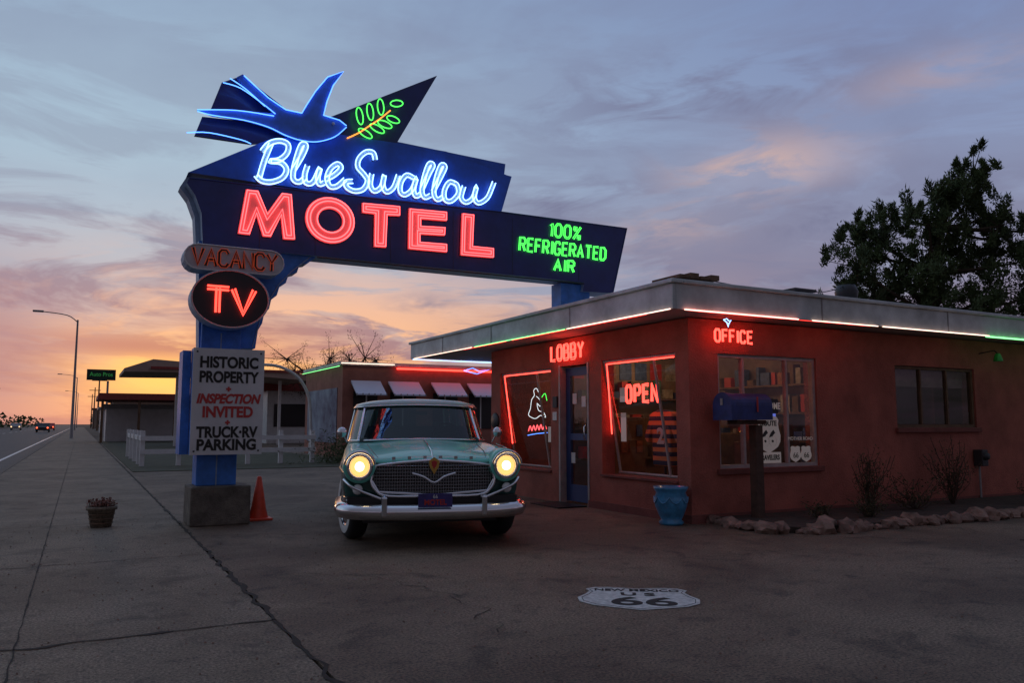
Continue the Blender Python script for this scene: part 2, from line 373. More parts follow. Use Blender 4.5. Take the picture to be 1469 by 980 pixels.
tube('panel_trim2',[art([(455,369),(838,407)],S-.004)],.010,M['darksteel'],sg)
for u in (372,452,560,650,735,830):
    a0=art([(u,262+(u-272)*.11),(u,352+(u-291)*.095)],S-.001); tube('panel_seam',[a0],.0025,M['darksteel'],sg,res=0)
box('roof_support',6.42,6.95,10.32,10.6,2.82,3.36,M['blue_post'],sg)
prism('bird',art([(497,180),(487,171),(474,167),(464,165),(469,145),(478,122),(493,102),(470,110),(453,130),(440,150),(433,162),(410,157),(385,140),(365,122),(348,106),(340,110),(352,127),(375,147),(393,162),(340,158),(283,157),(305,165),(350,172),(385,182),(410,194),(432,201),(455,203),(480,196),(490,188)],S-.05),(0,.05,0),M['birdblue'],sg)
tube('bird_neon',[art([(497,180),(487,172),(474,168)],S-.08)+art([(464,165),(469,145),(478,122),(493,102),(470,110),(453,130),(440,150),(433,162),(410,157),(385,140),(365,122),(350,108)],S-.08)],.0065,M['n_blue'],sg)
tube('bird_neon_b',[smooth_line(art(q,S-.08)) for q in ([(320,118),(345,126),(375,147),(395,163)],[(283,157),(340,158),(393,166)],[(268,190),(300,190),(345,200),(360,206)],[(283,159),(305,165),(350,172),(385,182),(410,194),(432,201),(455,203),(480,196),(497,182)],[(330,112),(352,127),(380,152)])],.0065,M['n_blue'],sg)
e2=art([(478,177)],S-.06)[0]; revolve('bird_eye',[(0,-.012),(.02,-.01),(.02,0)],M['white'],sg,e2,'Y',12)
tube('branch_neon',[smooth_line(art([(498,198),(515,190),(530,180),(545,170),(560,158)],S-.02))],.010,M['n_orange'],sg)
lv=[]
for (u,v,an,l) in [(516,166,100,.12),(531,160,98,.12),(546,153,95,.115),(569,148,15,.095),(524,191,-25,.105),(541,184,-20,.11),(552,178,-12,.105),(564,171,-10,.095)]:
    c=rc(u,v,S-.02); a=math.radians(an); lv.append([Vector((c[0]+math.cos(a)*l*math.cos(t)-math.sin(a)*.046*math.sin(t),S-.02,c[1]+math.sin(a)*l*math.cos(t)+math.cos(a)*.046*math.sin(t))) for t in [i*math.pi/8 for i in range(16)]])
tube('leaf_neon',lv,.008,M['n_green'],sg,True)
SCR=dict(B=[(375,218),(385,207),(400,203),(412,208),(411,220),(400,230),(386,232),(402,234),(410,244),(404,256),(388,262),(374,260),(366,252)],
Bs=[(388,207),(378,232),(371,256)],
l1=[(420,245),(432,225),(438,210),(432,208),(426,222),(420,245),(420,258),(428,262),(436,256)],
u=[(440,238),(436,252),(438,263),(448,262),(458,242),(455,255),(457,265),(464,263)],
e=[(466,258),(478,252),(488,242),(483,236),(473,243),(468,256),(472,268),(482,268),(494,258)],
S=[(537,230),(534,220),(524,219),(514,228),(512,240),(520,250),(526,260),(520,272),(508,275),(497,270),(495,262),(505,261)],
w=[(532,250),(530,266),(536,275),(546,268),(550,252),(548,266),(553,276),(563,270),(570,252)],
a=[(592,256),(582,252),(574,262),(573,276),(580,280),(590,272),(596,256),(592,272),(595,282),(602,279)],
l2=[(604,272),(614,250),(620,238),(614,236),(607,255),(604,275),(608,284),(616,281)],
l3=[(620,275),(632,252),(637,240),(631,238),(624,258),(621,278),(626,287),(634,283)],
o=[(652,264),(643,262),(636,274),(637,287),(646,289),(656,278),(654,266),(650,264)],
w2=[(664,268),(660,284),(667,291),(677,284),(682,268),(679,284),(685,292),(697,285),(704,270),(707,262)])
fl=[];tb=[]
for k,p in SCR.items():
    q=smooth_line([(*v,) for v in art2(p,S-.01)],4) 
    q=[Vector((v[0],v[1])) for v in q]
    fl.append(up3(q,S-.002)); tb+= [up3(offset2(q,.028),S-.05),up3(offset2(q,-.028),S-.05)]
tube('script_letters',fl,.036,M['letter_white'],sg)
tube('script_neon',tb,.0075,M['n_white'],sg)
LT=dict(M=[(340,336),(352,272),(370,274),(383,305),(403,277),(418,279),(423,345),(405,344),(402,312),(388,341),(376,340),(367,310),(358,338)],
T=[(518,291),(573,296),(573,311),(555,310),(553,356),(535,355),(536,308),(518,306)],
E=[(585,299),(640,304),(640,318),(603,315),(603,324),(638,326),(637,339),(602,337),(602,347),(640,350),(640,363),(584,358)],
L=[(661,306),(679,308),(677,353),(707,356),(707,371),(659,367)])
nt_=[]
def shrink(pts,k):
    n=len(pts); ar=sum(pts[i][0]*pts[(i+1)%n][1]-pts[(i+1)%n][0]*pts[i][1] for i in range(n)); s=1 if ar>0 else -1; out=[]
    for i in range(n):
        a,b,c=pts[i-1],pts[i],pts[(i+1)%n]; d1=(b-a).normalized(); d2=(c-b).normalized(); n1=Vector((-d1.y,d1.x))*s; n2=Vector((-d2.y,d2.x))*s
        mm=(n1+n2); mm.normalize(); out.append(b+mm*min(k/max(.35,mm.dot(n1)),k*2))
    return out
for k,p in LT.items():
    a2=art2(p,S-.01); prism('letter_'+k,up3(a2,S-.03),(0,.028,0),M['letter_pink'],sg,M['redpaint'])
    nt_+= [up3(shrink(a2,.016),S-.06)]
    nt_+= [up3(shrink(a2,.052),S-.06)]
c=rc(473,316.5,S-.01); co=[(c[0]+.335*math.cos(t),c[1]+.315*math.sin(t)) for t in [i*math.pi/16 for i in range(32)]]; ci=[(c[0]+.16*math.cos(t),c[1]+.15*math.sin(t)) for t in [i*math.pi/16 for i in range(32)]]
v=up3(co,S-.03)+up3(ci,S-.03); addm('letter_O',v,[(i,(i+1)%32,32+(i+1)%32,32+i) for i in range(32)],M['letter_pink'],sg)
for r1,r2 in ((.315,.295),(.27,.252),(.18,.17)): nt_.append([Vector((c[0]+r1*math.cos(t),S-.06,c[1]+r2*math.sin(t))) for t in [i*math.pi/16 for i in range(32)]])
tube('motel_neon',nt_,.0095,M['n_pink'],sg,True)
def artline(name,s,u0,vt,u1,vb,m,dbl,gap=.2,Yp=S-.03,rad=.0065,slant=.08):
    a=rc(u0,vb,Yp); b=rc(u1,vb,Yp); t=rc((u0+u1)/2,vt,Yp); bm_=rc((u0+u1)/2,vb,Yp)
    neon_text(name,s,(a[0],Yp,bm_[1]),(1,0,0),b[0]-a[0],t[1]-bm_[1],rad,m,sg,gap,dbl,slant)
artline('air_100','100%',789,323,832,341,M['n_green'],.013,.28)
artline('air_refrigerated','REFRIGERATED',745,348,868,366,M['n_green'],.012,.28)
artline('air_air','AIR',795,373,823,389,M['n_green'],.013,.28)
def rounded(cx,cz,hw,hh,Yp,n=8):
    o=[]
    for sx,a0 in ((1,-90),(-1,90)):
        for i in range(n+1):
            a=math.radians(a0+180*i/n); o.append(Vector((cx+sx*(hw-hh)+hh*math.cos(a),Yp,cz+hh*math.sin(a))))
    return o
V=9.92; va=rc(263,368,V); vb=rc(408,377,V); cz=(va[1]+vb[1])/2; cx=(va[0]+vb[0])/2; hw=(vb[0]-va[0])/2
M['plategrey']=mat('plate_grey',(.50,.48,.50),.5,var=.2,scale=6)
prism('vacancy_plate',rounded(cx,cz,hw,.155,V),(0,.30,0),M['plategrey'],sg,M['blue_side'])
tube('vacancy_rim',[rounded(cx,cz,hw-.01,.15,V-.004)],.009,M['white'],sg,True)
neon_text('vacancy_paint','VACANCY',(cx-hw+.1,V-.004,cz-.10),(1,0,0),2*hw-.2,.2,.016,M['tar'],sg,.16)
neon_text('vacancy_letters','VACANCY',(cx-hw+.1,V-.03,cz-.10),(1,0,0),2*hw-.2,.2,.0045,M['n_dim'],sg,.16,.017)
tcn=rc(331,429,V-.06); 
el=[Vector((tcn[0]+.44*math.cos(t),V-.06,tcn[1]+.345*math.sin(t))) for t in [i*math.pi/20 for i in range(40)]]
prism('tv_disc',el,(0,.34,0),M['black'],sg,M['blue_side'])
tube('tv_rim',[[Vector((p.x,V-.066,p.z)) for p in el]],.012,M['plategrey'],sg,True)
a=rc(296,447,V-.1); b=rc(364,447,V-.1); neon_text('tv_letters','TV',(a[0],V-.1,a[1]),(1,0,0),b[0]-a[0],.29,.013,M['n_red'],sg,.12,.020)
nb=empty('historic_property_board')
bz1=rc(278,499,9.95)[1]; bz0=rc(271,653,9.95)[1]; bx1=rc(377,580,9.95)[0]; bx0=rc(275,580,9.95)[0]
box('board_back',bx0,bx1,9.98,10.17,bz0,bz1,M['blue_post'],nb)
M['boardwhite']=mat('board_white',(.60,.58,.57),.55,var=.12,scale=3)
box('board_face',bx0-.003,bx1+.003,9.945,9.978,bz0-.003,bz1+.003,M['boardwhite'],nb)
box('board_wing',bx0-.10,bx0-.006,10.12,10.5,bz0,bz1-.02,M['blue_post'],nb)
cxb=(bx0+bx1)/2
for s,vv,sz,mm,sxx,shr in (('HISTORIC',521,.18,'tar',.84,0),('PROPERTY',542,.18,'tar',.78,0),('+',559,.09,'redpaint',1,0),('INSPECTION',573,.15,'redpaint',.84,.25),('INVITED',592,.175,'redpaint',.88,0),('+',607,.09,'redpaint',1,0),('TRUCK·RV',621,.175,'tar',.82,0),('PARKING',639,.175,'tar',.92,0)):
    text('line_'+s,s,(cxb,9.942,rc(326,vv,9.94)[1]),FY,sz,M[mm],nb,.001,.007,sx=sxx,shear=shr)
for xx in (bx0+.04,bx1-.04):
    for zz in (bz0+.04,bz1-.04): revolve('bolt',[(0,-.006),(.01,-.004),(.012,0)],M['darksteel'],nb,(xx,9.944,zz),'Y',8)

# ------------------------------------------------------------------ OFFICE BUILDING
bd=empty('motel_office_building')
WX,WY,H=6.53,7.55,2.50; TH=.22
def wallx(name,X0,X1,ys,z0,z1,m): box(name,X0,X1,ys[0],ys[1],z0,z1,m,bd)
wins=[(7.80,9.42,.46,2.10),(10.82,12.54,.44,2.08)]
for (a,b) in ((7.772,7.80),(9.42,9.76),(10.55,10.82),(12.54,12.9)): wallx('wall_pier',WX,WX+TH,(a,b),0,H,M['stucco'])
for (a,b,z0,z1) in wins:
    wallx('wall_sill',WX,WX+.40,(a,b),0,z0,M['stucco']); wallx('wall_head',WX,WX+TH,(a,b),z1,H,M['stucco'])
    box('sill_cap',WX-.03,WX+.36,a-.02,b+.02,z0+.002,z0+.03,M['stucco_dark'],bd)
    xt,xb=WX+.04,WX+.30; z0+=.035
    def P(y,t): return (xt+(xb-xt)*(1-t), y, z0+(z1-z0)*t)
    addm('canted_glass',[P(a+.03,0),P(a+.03,1),P(b-.03,1),P(b-.03,0)],[(0,1,2,3)],M['glass'],bd)
    for y in (a+.03,b-.03,a+(b-a)*.30): tube('canted_mullion',[[P(y,0),P(y,1)]],.020,M['frame'],bd)
    tube('canted_rail',[[P(a,0.01),P(b,.01)],[P(a,.985),P(b,.985)]],.020,M['frame'],bd)
wallx('door_head',WX,WX+TH,(9.76,10.55),2.08,H,M['stucco'])
ow=[(7.00,8.76,.62,2.08),(10.40,12.30,1.12,2.05)]
for (a,b) in ((WX,7.00),(8.76,10.40),(12.30,19)): box('wall_pier',a,b,WY,WY+TH,0,H,M['stucco'],bd)
for (a,b,z0,z1) in ow:
    box('wall_sill',a,b,WY,WY+TH,0,z0,M['stucco'],bd); box('wall_head',a,b,WY,WY+TH,z1,H,M['stucco'],bd)
    box('sill',a-.05,b+.05,WY-.05,WY+.06,z0-.05,z0+.02,M['stucco_dark'],bd,.008)
    f=.045
    for q in ((a,a+f,z0+.02,z1),(b-f,b,z0+.02,z1),(a+f,b-f,z0+.02,z0+.02+f),(a+f,b-f,z1-f,z1)): box('frame',q[0],q[1],WY+.03,WY+.10,q[2],q[3],M['frame'] if a<9 else M['wood'],bd)
    mm=[a+(b-a)*.26,a+(b-a)*.70] if a<9 else [a+(b-a)*.33,a+(b-a)*.66]
    for x in mm: box('mullion',x-.018,x+.018,WY+.035,WY+.095,z0+.07,z1-f,M['frame'] if a<9 else M['wood'],bd)
    addm('pane',[(a+f,WY+.063,z0+.07),(b-f,WY+.063,z0+.07),(b-f,WY+.063,z1-f),(a+f,WY+.063,z1-f)],[(0,1,2,3)],M['glass'],bd)
M['blind']=mat('blind',(.20,.15,.12),.8,var=.3)
box('curtain',10.46,12.24,WY+.16,WY+.17,1.75,2.0,M['blind'],bd)
box('back_wall_n',WX+.002,19,12.68,12.9,0,H,M['stucco'],bd); box('end_wall',18.8,19,7.8,12.6,0,H,M['stucco'],bd)
box('base_band',WX-.03,WX-.002,7.52,9.74,0,.10,M['stucco_dark'],bd)
box('base_band2',WX,19,WY-.03,WY-.002,0,.10,M['stucco_dark'],bd)
M['inwall']=mat('interior_wall',(.22,.15,.11),.9,var=.4,scale=2)
box('floor',WX+.4,18.7,7.8,12.6,0.01,.04,M['inwall'],bd); box('inner_wall',9.6,9.7,7.8,12.6,.05,2.4,M['inwall'],bd); box('inner_wall2',7.0,9.58,11.2,11.3,.05,2.4,M['inwall'],bd)
box('ceiling',WX+.25,18.7,7.8,12.6,2.42,2.46,M['inwall'],bd)
box('roof_deck',5.92,19.6,7.08,15.2,2.52,2.80,M['soffit'],bd)
box('fascia_lobby',5.87,5.915,7.03,15.25,2.505,2.80,M['fascia'],bd,.006)
box('fascia_office',5.918,19.6,7.03,7.075,2.505,2.80,M['fascia'],bd,.006)
box('cap_lobby',5.83,6.0,6.99,15.28,2.803,2.85,M['fascia'],bd,.01); box('cap_office',6.004,19.6,6.99,7.16,2.803,2.85,M['fascia'],bd,.01)
for y in (9.2,11.6,13.6): box('fascia_seam',5.862,5.869,y,y+.02,2.51,2.8,M['grey'],bd)
for x in (8.3,10.9,13.5): box('fascia_seam',x,x+.02,7.022,7.029,2.51,2.8,M['grey'],bd)
dr=M['doorblue']
box('door_stile',WX+.10,WX+.15,9.78,9.90,.03,2.06,dr,bd);box('door_stile2',WX+.10,WX+.15,10.41,10.53,.03,2.06,dr,bd)
box('door_rail',WX+.10,WX+.15,9.90,10.41,.03,.28,dr,bd);box('door_rail2',WX+.10,WX+.15,9.90,10.41,1.93,2.06,dr,bd);box('door_mid',WX+.10,WX+.15,9.90,10.41,.95,1.05,dr,bd)
addm('door_glass',[(WX+.12,9.90,.28),(WX+.12,9.90,1.93),(WX+.12,10.41,1.93),(WX+.12,10.41,.28)],[(0,1,2,3)],M['glass'],bd)
box('door_jamb',WX-.01,WX+.2,9.74,9.78,0,2.1,M['frame'],bd);box('door_jamb2',WX-.01,WX+.2,10.53,10.57,0,2.1,M['frame'],bd)
tube('door_handle',[[(WX+.08,9.95,.95),(WX+.05,9.95,.98),(WX+.05,9.95,1.15),(WX+.08,9.95,1.18)]],.012,M['chrome'],bd)
box('doormat',6.0,6.48,9.75,10.55,.001,.02,M['black'],bd)
for y,z in ((10.25,1.5),(10.3,.6),(10.0,1.45)): box('door_sticker',WX+.113,WX+.118,y,y+.11,z,z+.16,M['white'],bd)
box('wall_plaque',WX-.03,WX-.002,10.60,10.72,1.45,1.62,M['darksteel'],bd); box('wall_notice',WX-.012,WX-.002,10.63,10.75,1.25,1.38,M['white'],bd)
revolve('round_plaque',[(0,-.03),(.13,-.03),(.14,-.015),(.14,0)],M['darksteel'],bd,(WX-.002,12.72,1.25),'X',24)
# eave neon
en=empty('eave_neon')
def ev(n,p,q,m,r=.008): tube(n,[[p,q]],r,m,en)
xe,ze=5.845,2.50
ev('lobby_a',(xe,7.05,ze),(xe,9.25,ze),M['n_warm'],.007); ev('lobby_b',(xe,9.3,ze),(xe,12.2,ze),M['n_greenhot'],.006)
ev('lobby_b2',(xe,12.3,ze),(xe,15.0,ze),M['n_warm'],.007)
for y0,y1 in ((7.6,9.2),(9.4,11.0),(11.2,12.8)): ev('lobby_glow_fill',(5.93,y0,2.512),(5.93,y1,2.512),M['n_redfill'],.007)  # added tubes behind the fascia, only to cast red glow on the lobby wall
ev('canopy_end',(5.9,15.2,ze),(8.2,15.2,ze),M['n_white'],.008)
ye=7.005
ev('office_a',(6.02,ye,ze),(7.85,ye,ze),M['n_redhot']); ev('office_b',(8.1,ye,ze),(9.35,ye,ze),M['n_warm'],.007); ev('office_c',(9.45,ye,ze),(11.85,ye,ze),M['n_warm'],.008); ev('office_d',(11.75,ye-.01,ze-.015),(19,ye-.01,ze-.015),M['n_greenhot'],.013)
ev('office_glow_fill',(6.2,7.09,2.512),(9.3,7.09,2.512),M['n_redfill'],.007)  # same added red glow source for the office wall
nw=empty('neon_window_signs')
neon_text('lobby_letters','LOBBY',(6.42,10.62,2.17),(0,-1,0),.90,.22,.009,M['n_redwin'],nw,.30,.016)
neon_text('office_letters','OFFICE',(6.83,7.40,2.21),(1,0,0),.62,.15,.007,M['n_redwin'],nw,.30,.009)
neon_text('open_letters','OPEN',(6.80,9.20,1.50),(0,-1,0),.70,.23,.012,M['n_redwin'],nw,.35,.015)
tube('window_border',[[(6.66,9.36,1.05),(6.59,9.36,2.0),(6.56,9.33,2.04),(6.56,7.86,2.04)],[(6.74,12.48,.85),(6.59,12.48,1.98),(6.56,12.44,2.03),(6.56,10.88,2.03)]],.009,M['n_redwin'],nw)
# seated-figure outline with a coloured script below, as hangs in the lobby window
fgz=[(.30,.62),(.24,.70),(.16,.66),(.18,.56),(.10,.48),(.06,.30),(.0,.18),(.10,.12),(.22,.10),(.36,.16),(.50,.12),(.44,.22),(.30,.26),(.26,.40),(.34,.34),(.40,.40),(.30,.50),(.24,.54)]
tube('window_figure',[smooth_line([(6.78,11.98-x*1.15,1.20+y*.85) for x,y in fgz],3)],.006,neon('window_white',(.7,.75,.8),1.8),nw)
tube('window_script',[smooth_line([(6.78,11.98-.06*i,1.10+(.055 if i%2 else -.03)+.004*i) for i in range(11)],3)],.008,M['n_pink'],nw)
tube('window_underline',[smooth_line([(6.78,12.0,1.0),(6.78,11.7,1.03),(6.78,11.35,1.05)],3)],.006,M['n_blue'],nw)
tube('window_green',[smooth_line([(6.78,11.55,1.62),(6.78,11.42,1.7),(6.78,11.36,1.58)],3)],.006,M['n_green'],nw)
tube('swallow_eave',[[(6.62,7.02,2.42),(6.67,7.02,2.435),(6.70,7.02,2.41),(6.74,7.02,2.42),(6.70,7.02,2.38),(6.69,7.02,2.34),(6.67,7.02,2.39),(6.62,7.02,2.42)]],.005,M['n_white'],nw)
tube('swallow_canopy',[[(7.0,15.1,2.30),(7.2,15.1,2.36),(7.35,15.1,2.3),(7.6,15.1,2.34),(7.3,15.1,2.24),(7.0,15.1,2.30)]],.008,M['n_blue'],nw)
# window posters
po=empty('window_posters')
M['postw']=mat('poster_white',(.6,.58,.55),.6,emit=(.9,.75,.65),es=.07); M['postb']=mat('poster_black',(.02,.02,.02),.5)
def poster(x0,x1,z0,z1,s,sz,bgm,fgm,yy=WY+.030):
    box('sheet',x0,x1,yy,yy+.006,z0,z1,bgm,po); text('word',s,((x0+x1)/2,yy-.003,(z0+z1)/2),FY,sz,fgm,po,.001,.003,sx=.8)
poster(7.66,8.06,1.33,1.52,'WELCOME',.12,M['postb'],M['postw']); poster(7.66,8.08,.69,.83,'TRAVELERS',.09,M['postw'],M['postb'])
pp=[(7.87+x*.52,WY+.032,1.06+y*.68) for x,y in pts]; prism('route_shield',pp,(0,.006,0),M['postw'],po)
text('shield_n','66',(7.87,WY+.027,1.0),FY,.26,M['postb'],po,.001,.012); text('shield_r','ROUTE',(7.87,WY+.027,1.2),FY,.09,M['postb'],po,.001,.003)
for x in (8.35,8.55): 
    pp=[(x+a_*.24,WY+.032,.80+b_*.3) for a_,b_ in pts]; prism('mini_shield',pp,(0,.006,0),M['postw'],po); text('mini','66',(x,WY+.027,.78),FY,.10,M['postb'],po,.001)
text('mini_sign','MOTHER ROAD',(8.45,WY+.032,1.0),FY,.065,M['postw'],po,.001)
for (y,z0,z1) in ((9.2,.95,1.35),(9.15,1.5,1.7),(11.0,1.35,1.5),(11.2,.9,1.15)): box('notice',6.605+.14*(1-(z0-.46)/1.6),6.61+.14*(1-(z0-.46)/1.6),y-.12,y,z0,z1,M['postw'],po)
ii=empty('lobby_furnishings')
box('counter',8.2,9.4,9.3,9.9,.04,1.05,M['wood'],ii,.01)
gd=mat('goods_cream',(.35,.30,.24),.7,var=.5,scale=14); gr=mat('goods_green',(.08,.16,.10),.6,var=.5,scale=14); gb=mat('goods_blue',(.06,.10,.22),.6,var=.5,scale=14); go=mat('goods_rust',(.30,.10,.05),.6,var=.5,scale=14)
gm=[M['redpaint'],gd,gb,gr,M['wood'],go,gd]
for k in range(3):
    box('shelf',7.2,9.4,11.0,11.18,.6+k*.5,.63+k*.5,M['wood'],ii)
    x=7.25
    while x<9.3:
        ww=random.uniform(.05,.2); hh=random.uniform(.08,.34); box('goods',x,x+ww,11.02,11.15,.632+k*.5,.632+k*.5+hh,random.choice(gm),ii); x+=ww+random.uniform(.01,.1)
for k in range(4):
    box('wall_shelf',9.3,9.58,7.95,10.2,.5+k*.42,.53+k*.42,M['wood'],ii)
    y=8.0
    while y<10.1:
        ww=random.uniform(.05,.18); box('goods',9.35,9.5,y,y+ww,.532+k*.42,.532+k*.42+random.uniform(.08,.3),random.choice(gm),ii); y+=ww+random.uniform(.01,.1)
box('display_rack',7.25,7.9,10.2,10.5,.04,1.3,M['wood'],ii,.01)
for j in range(8): box('postcard',7.27+(j%4)*.15,7.38+(j%4)*.15,10.18,10.19,.75+.25*(j//4),.93+.25*(j//4),random.choice(gm),ii)
for j in range(7): box('picture',7.15+j*.33,7.40+j*.33,11.185,11.195,1.95,2.25,random.choice(gm),ii)
box('glass_case',8.0,8.9,8.0,8.35,.04,.95,M['wood'],ii,.01)
for j in range(6): box('souvenir',8.04+j*.14,8.13+j*.14,8.05,8.25,.952,1.0+random.uniform(.05,.22),random.choice(gm),ii)
revolve('lamp_stand',[(.0,0),(.1,0),(.1,.02),(.015,.04),(.015,.45)],M['gold'],ii,(8.75,8.9,1.07-.01),'Z',16)
revolve('lamp_shade',[(.16,.30),(.10,.52)],M['postw'],ii,(8.75,8.9,1.06),'Z',20)
revolve('lamp_bulb',[(0,-.04),(.03,-.025),(.04,0),(.03,.03),(0,.04)],M['bulb'],ii,(8.60,8.55,1.44),'Z',12)
revolve('blue_display',[(0,0),(.06,0),(.06,.3),(0,.3)],M['bluewin'],ii,(9.0,8.6,1.06),'Z',10)
for q in ((8.3,8.9,2.34),(8.3,10.5,2.34),(8.3,12.1,2.34)):  # added fill lights brightening the dark interior, set above the window heads
    revolve('fill_globe',[(0,-.05),(.05,0),(0,.05)],M['bulb'],ii,q,'Z',10)
    pl=bpy.data.lights.new('interior_fill','POINT'); pl.energy=9; pl.color=(1,.60,.33); pl.shadow_soft_size=.08
    lo=bpy.data.objects.new('interior_fill',pl); COL.objects.link(lo); lo.location=(q[0],q[1],q[2]-.15); lo.parent=ii
js=empty('shirt_display')
M['jersey']=mat('jersey',(.45,.12,.04),.8)
nt2=M['jersey'].node_tree; wv=nt2.nodes.new('ShaderNodeTexWave'); wv.bands_direction='Z'; wv.inputs['Scale'].default_value=2.6; t2=nt2.nodes.new('ShaderNodeTexCoord'); r2=nt2.nodes.new('ShaderNodeValToRGB'); r2.color_ramp.interpolation='CONSTANT'; r2.color_ramp.elements[0].color=(.8,.30,.12,1); r2.color_ramp.elements[1].position=.5; r2.color_ramp.elements[1].color=(.05,.06,.10,1)
nt2.links.new(t2.outputs['Object'],wv.inputs[0]); nt2.links.new(wv.outputs['Fac'],r2.inputs[0]); nt2.links.new(r2.outputs[0],nt2.nodes['Principled BSDF'].inputs['Base Color'])
JY=8.72
o_=prism('shirt',[(7.02,JY+a_,.62+b_) for a_,b_ in ((-.20,0),(.20,0),(.20,.5),(.31,.30),(.38,.38),(.24,.72),(.09,.77),(-.09,.77),(-.24,.72),(-.38,.38),(-.31,.30),(-.20,.5))],(.14,0,0),M['jersey'],js)
bv=o_.modifiers.new('b','BEVEL'); bv.width=.03; bv.segments=3
tube('stand',[[(7.09,JY,.05),(7.09,JY,.62)]],.02,M['darksteel'],js)
text('number','2',(7.012,JY,1.02),FX,.3,M['white'],js,.001,.01)
# roof clutter
rf=empty('rooftop_equipment')
box('wood_curb',6.62,7.10,7.72,8.15,2.80,3.03,M['wood'],rf)
for k in range(4): box('lumber',6.52+.17*k,6.66+.17*k,7.66,8.22,3.033,3.07+.03*(k%2),M['wood'],rf)
box('vent_curb',8.28,8.56,7.42,7.66,2.80,2.95,M['darksteel'],rf); box('vent_cap',8.22,8.62,7.37,7.71,2.953,2.99,M['darksteel'],rf)
revolve('turbine_vent',[(.10,0),(.10,.24),(.15,.27),(.17,.38),(.13,.48),(0,.50)],M['darksteel'],rf,(10.1,8.08,2.80),'Z',20)
box('ac_box',14.2,14.9,9.2,9.9,2.8,3.1,M['grey'],rf)
tube('wire',[smooth_line([(7.0,7.9,3.10),(7.8,7.8,3.02),(8.5,7.6,3.0),(9.3,7.8,3.08),(10.1,8.08,3.28)])],.007,M['black'],rf)
um=empty('utility_meter'); box('box',12.15,12.30,7.40,7.545,.55,.80,M['darksteel'],um,.01); tube('conduit',[[(12.22,7.5,.05),(12.22,7.5,.55)]],.015,M['grey'],um); revolve('dial',[(0,-.05),(.05,-.05),(.06,0)],M['darksteel'],um,(12.22,7.40,.70),'Y',14)
wl=empty('wall_lamp'); tube('stem',[[(12.45,7.54,2.3),(12.45,7.3,2.33),(12.45,7.25,2.28)]],.01,M['darksteel'],wl); revolve('shade',[(.03,.08),(.05,.04),(.07,-.04)],mat('green_shade',(.03,.3,.05),.4),wl,(12.45,7.25,2.20),'Z',16)

# ------------------------------------------------------------------ URN, MAILBOX, CONE, POT, BED
un=empty('ceramic_urn_planter'); revolve('urn',[(0,0),(.13,0),(.15,.03),(.12,.06),(.15,.12),(.19,.22),(.20,.31),(.175,.38),(.20,.42),(.21,.45),(.17,.45),(.14,.40),(0,.38)],M['urn'],un,(6.27,7.62,0),'Z',32)
for k in range(8):
    a0=k*math.pi/4; tube('swag',[[Vector((6.27+.198*math.cos(a0+q*math.pi/24),7.62+.198*math.sin(a0+q*math.pi/24),.33-.07*math.sin(math.pi*q/6))) for q in range(7)]],.009,M['urn'],un)
mb=empty('mailbox'); 
M['post_dark']=mat('post_dark',(.09,.045,.03),.85,var=.4,scale=6,bump=.5,bscale=20)
box('post',7.22,7.34,7.16,7.28,0,1.18,M['post_dark'],mb,.008)
arc=[(.15*math.cos(math.radians(a)),.17+.15*math.sin(math.radians(a))) for a in range(0,181,15)]
M['mailblue']=mat('mailbox_paint',(.015,.03,.16),.5,var=.4,scale=9)
prism('box',[(6.76,7.22+y,1.185+z+.06) for y,z in [(.15,0)]+arc+[(-.15,0)]],(.66,0,0),M['mailblue'],mb)
prism('lid',[(6.745,7.22+y*1.06,1.18+z*1.04+.06) for y,z in [(.15,0)]+arc+[(-.15,0)]],(.03,0,0),M['mailblue'],mb)
box('bracket',6.9,7.38,7.14,7.30,1.19,1.24,M['post_dark'],mb); box('lid_latch',6.735,6.743,7.20,7.24,1.42,1.50,M['grey'],mb); box('flag',7.15,7.17,7.052,7.062,1.34,1.52,M['redpaint'],mb)
cn=empty('traffic_cone'); cx_,cy_=2.02,10.45
box('foot',cx_-.15,cx_+.15,cy_-.15,cy_+.15,.001,.03,M['orange'],cn,.008); revolve('cone',[(.12,.03),(.09,.15),(.028,.53),(.014,.54),(0,.54)],M['orange'],cn,(cx_,cy_,0),'Z',24)
pt=empty('flower_pot'); M['pot']=mat('pot_weave',(.22,.17,.12),.8,var=.6,scale=30,bump=.8,bscale=40)
revolve('pot',[(0,0),(.11,0),(.145,.20),(.165,.20),(.165,.24),(.14,.24),(.13,.21),(0,.20)],M['pot'],pt,(.27,10.6,0),'Z',24)
for z,r in ((.05,.122),(.10,.131),(.15,.139)): tube('pot_band',[[Vector((.27+r*math.cos(t),10.6+r*math.sin(t),z)) for t in [i*math.pi/12 for i in range(24)]]],.006,M['wood'],pt,True)
lp=[];pv=[];pf=[]
for i in range(70):
    a=random.uniform(0,6.28); r=random.uniform(.0,.12); h=random.uniform(.03,.10); tip=Vector((.27+1.25*r*math.cos(a),10.6+1.25*r*math.sin(a),.21+h)); lp.append([Vector((.27+r*math.cos(a),10.6+r*math.sin(a),.2)),tip])
    for k in range(5):
        c=tip+Vector([random.uniform(-.025,.025) for _ in range(3)]); u_=Vector([random.uniform(-1,1) for _ in range(3)]).normalized()*.016; w_=Vector([random.uniform(-1,1) for _ in range(3)]).normalized()*.012; b0=len(pv); pv+=[c-u_,c+w_,c+u_,c-w_]; pf.append((b0,b0+1,b0+2,b0+3))
tube('stems',lp,.003,M['twig'],pt,res=0); addm('blossom',pv,pf,mat('blossom',(.26,.10,.07),.8,var=.6,scale=30),pt)
bed=empty('flower_bed')
bp=[(6.80,7.50),(6.70,6.60),(7.15,6.22),(8.8,6.18),(10.8,6.10),(14,6.05),(14,7.50)]
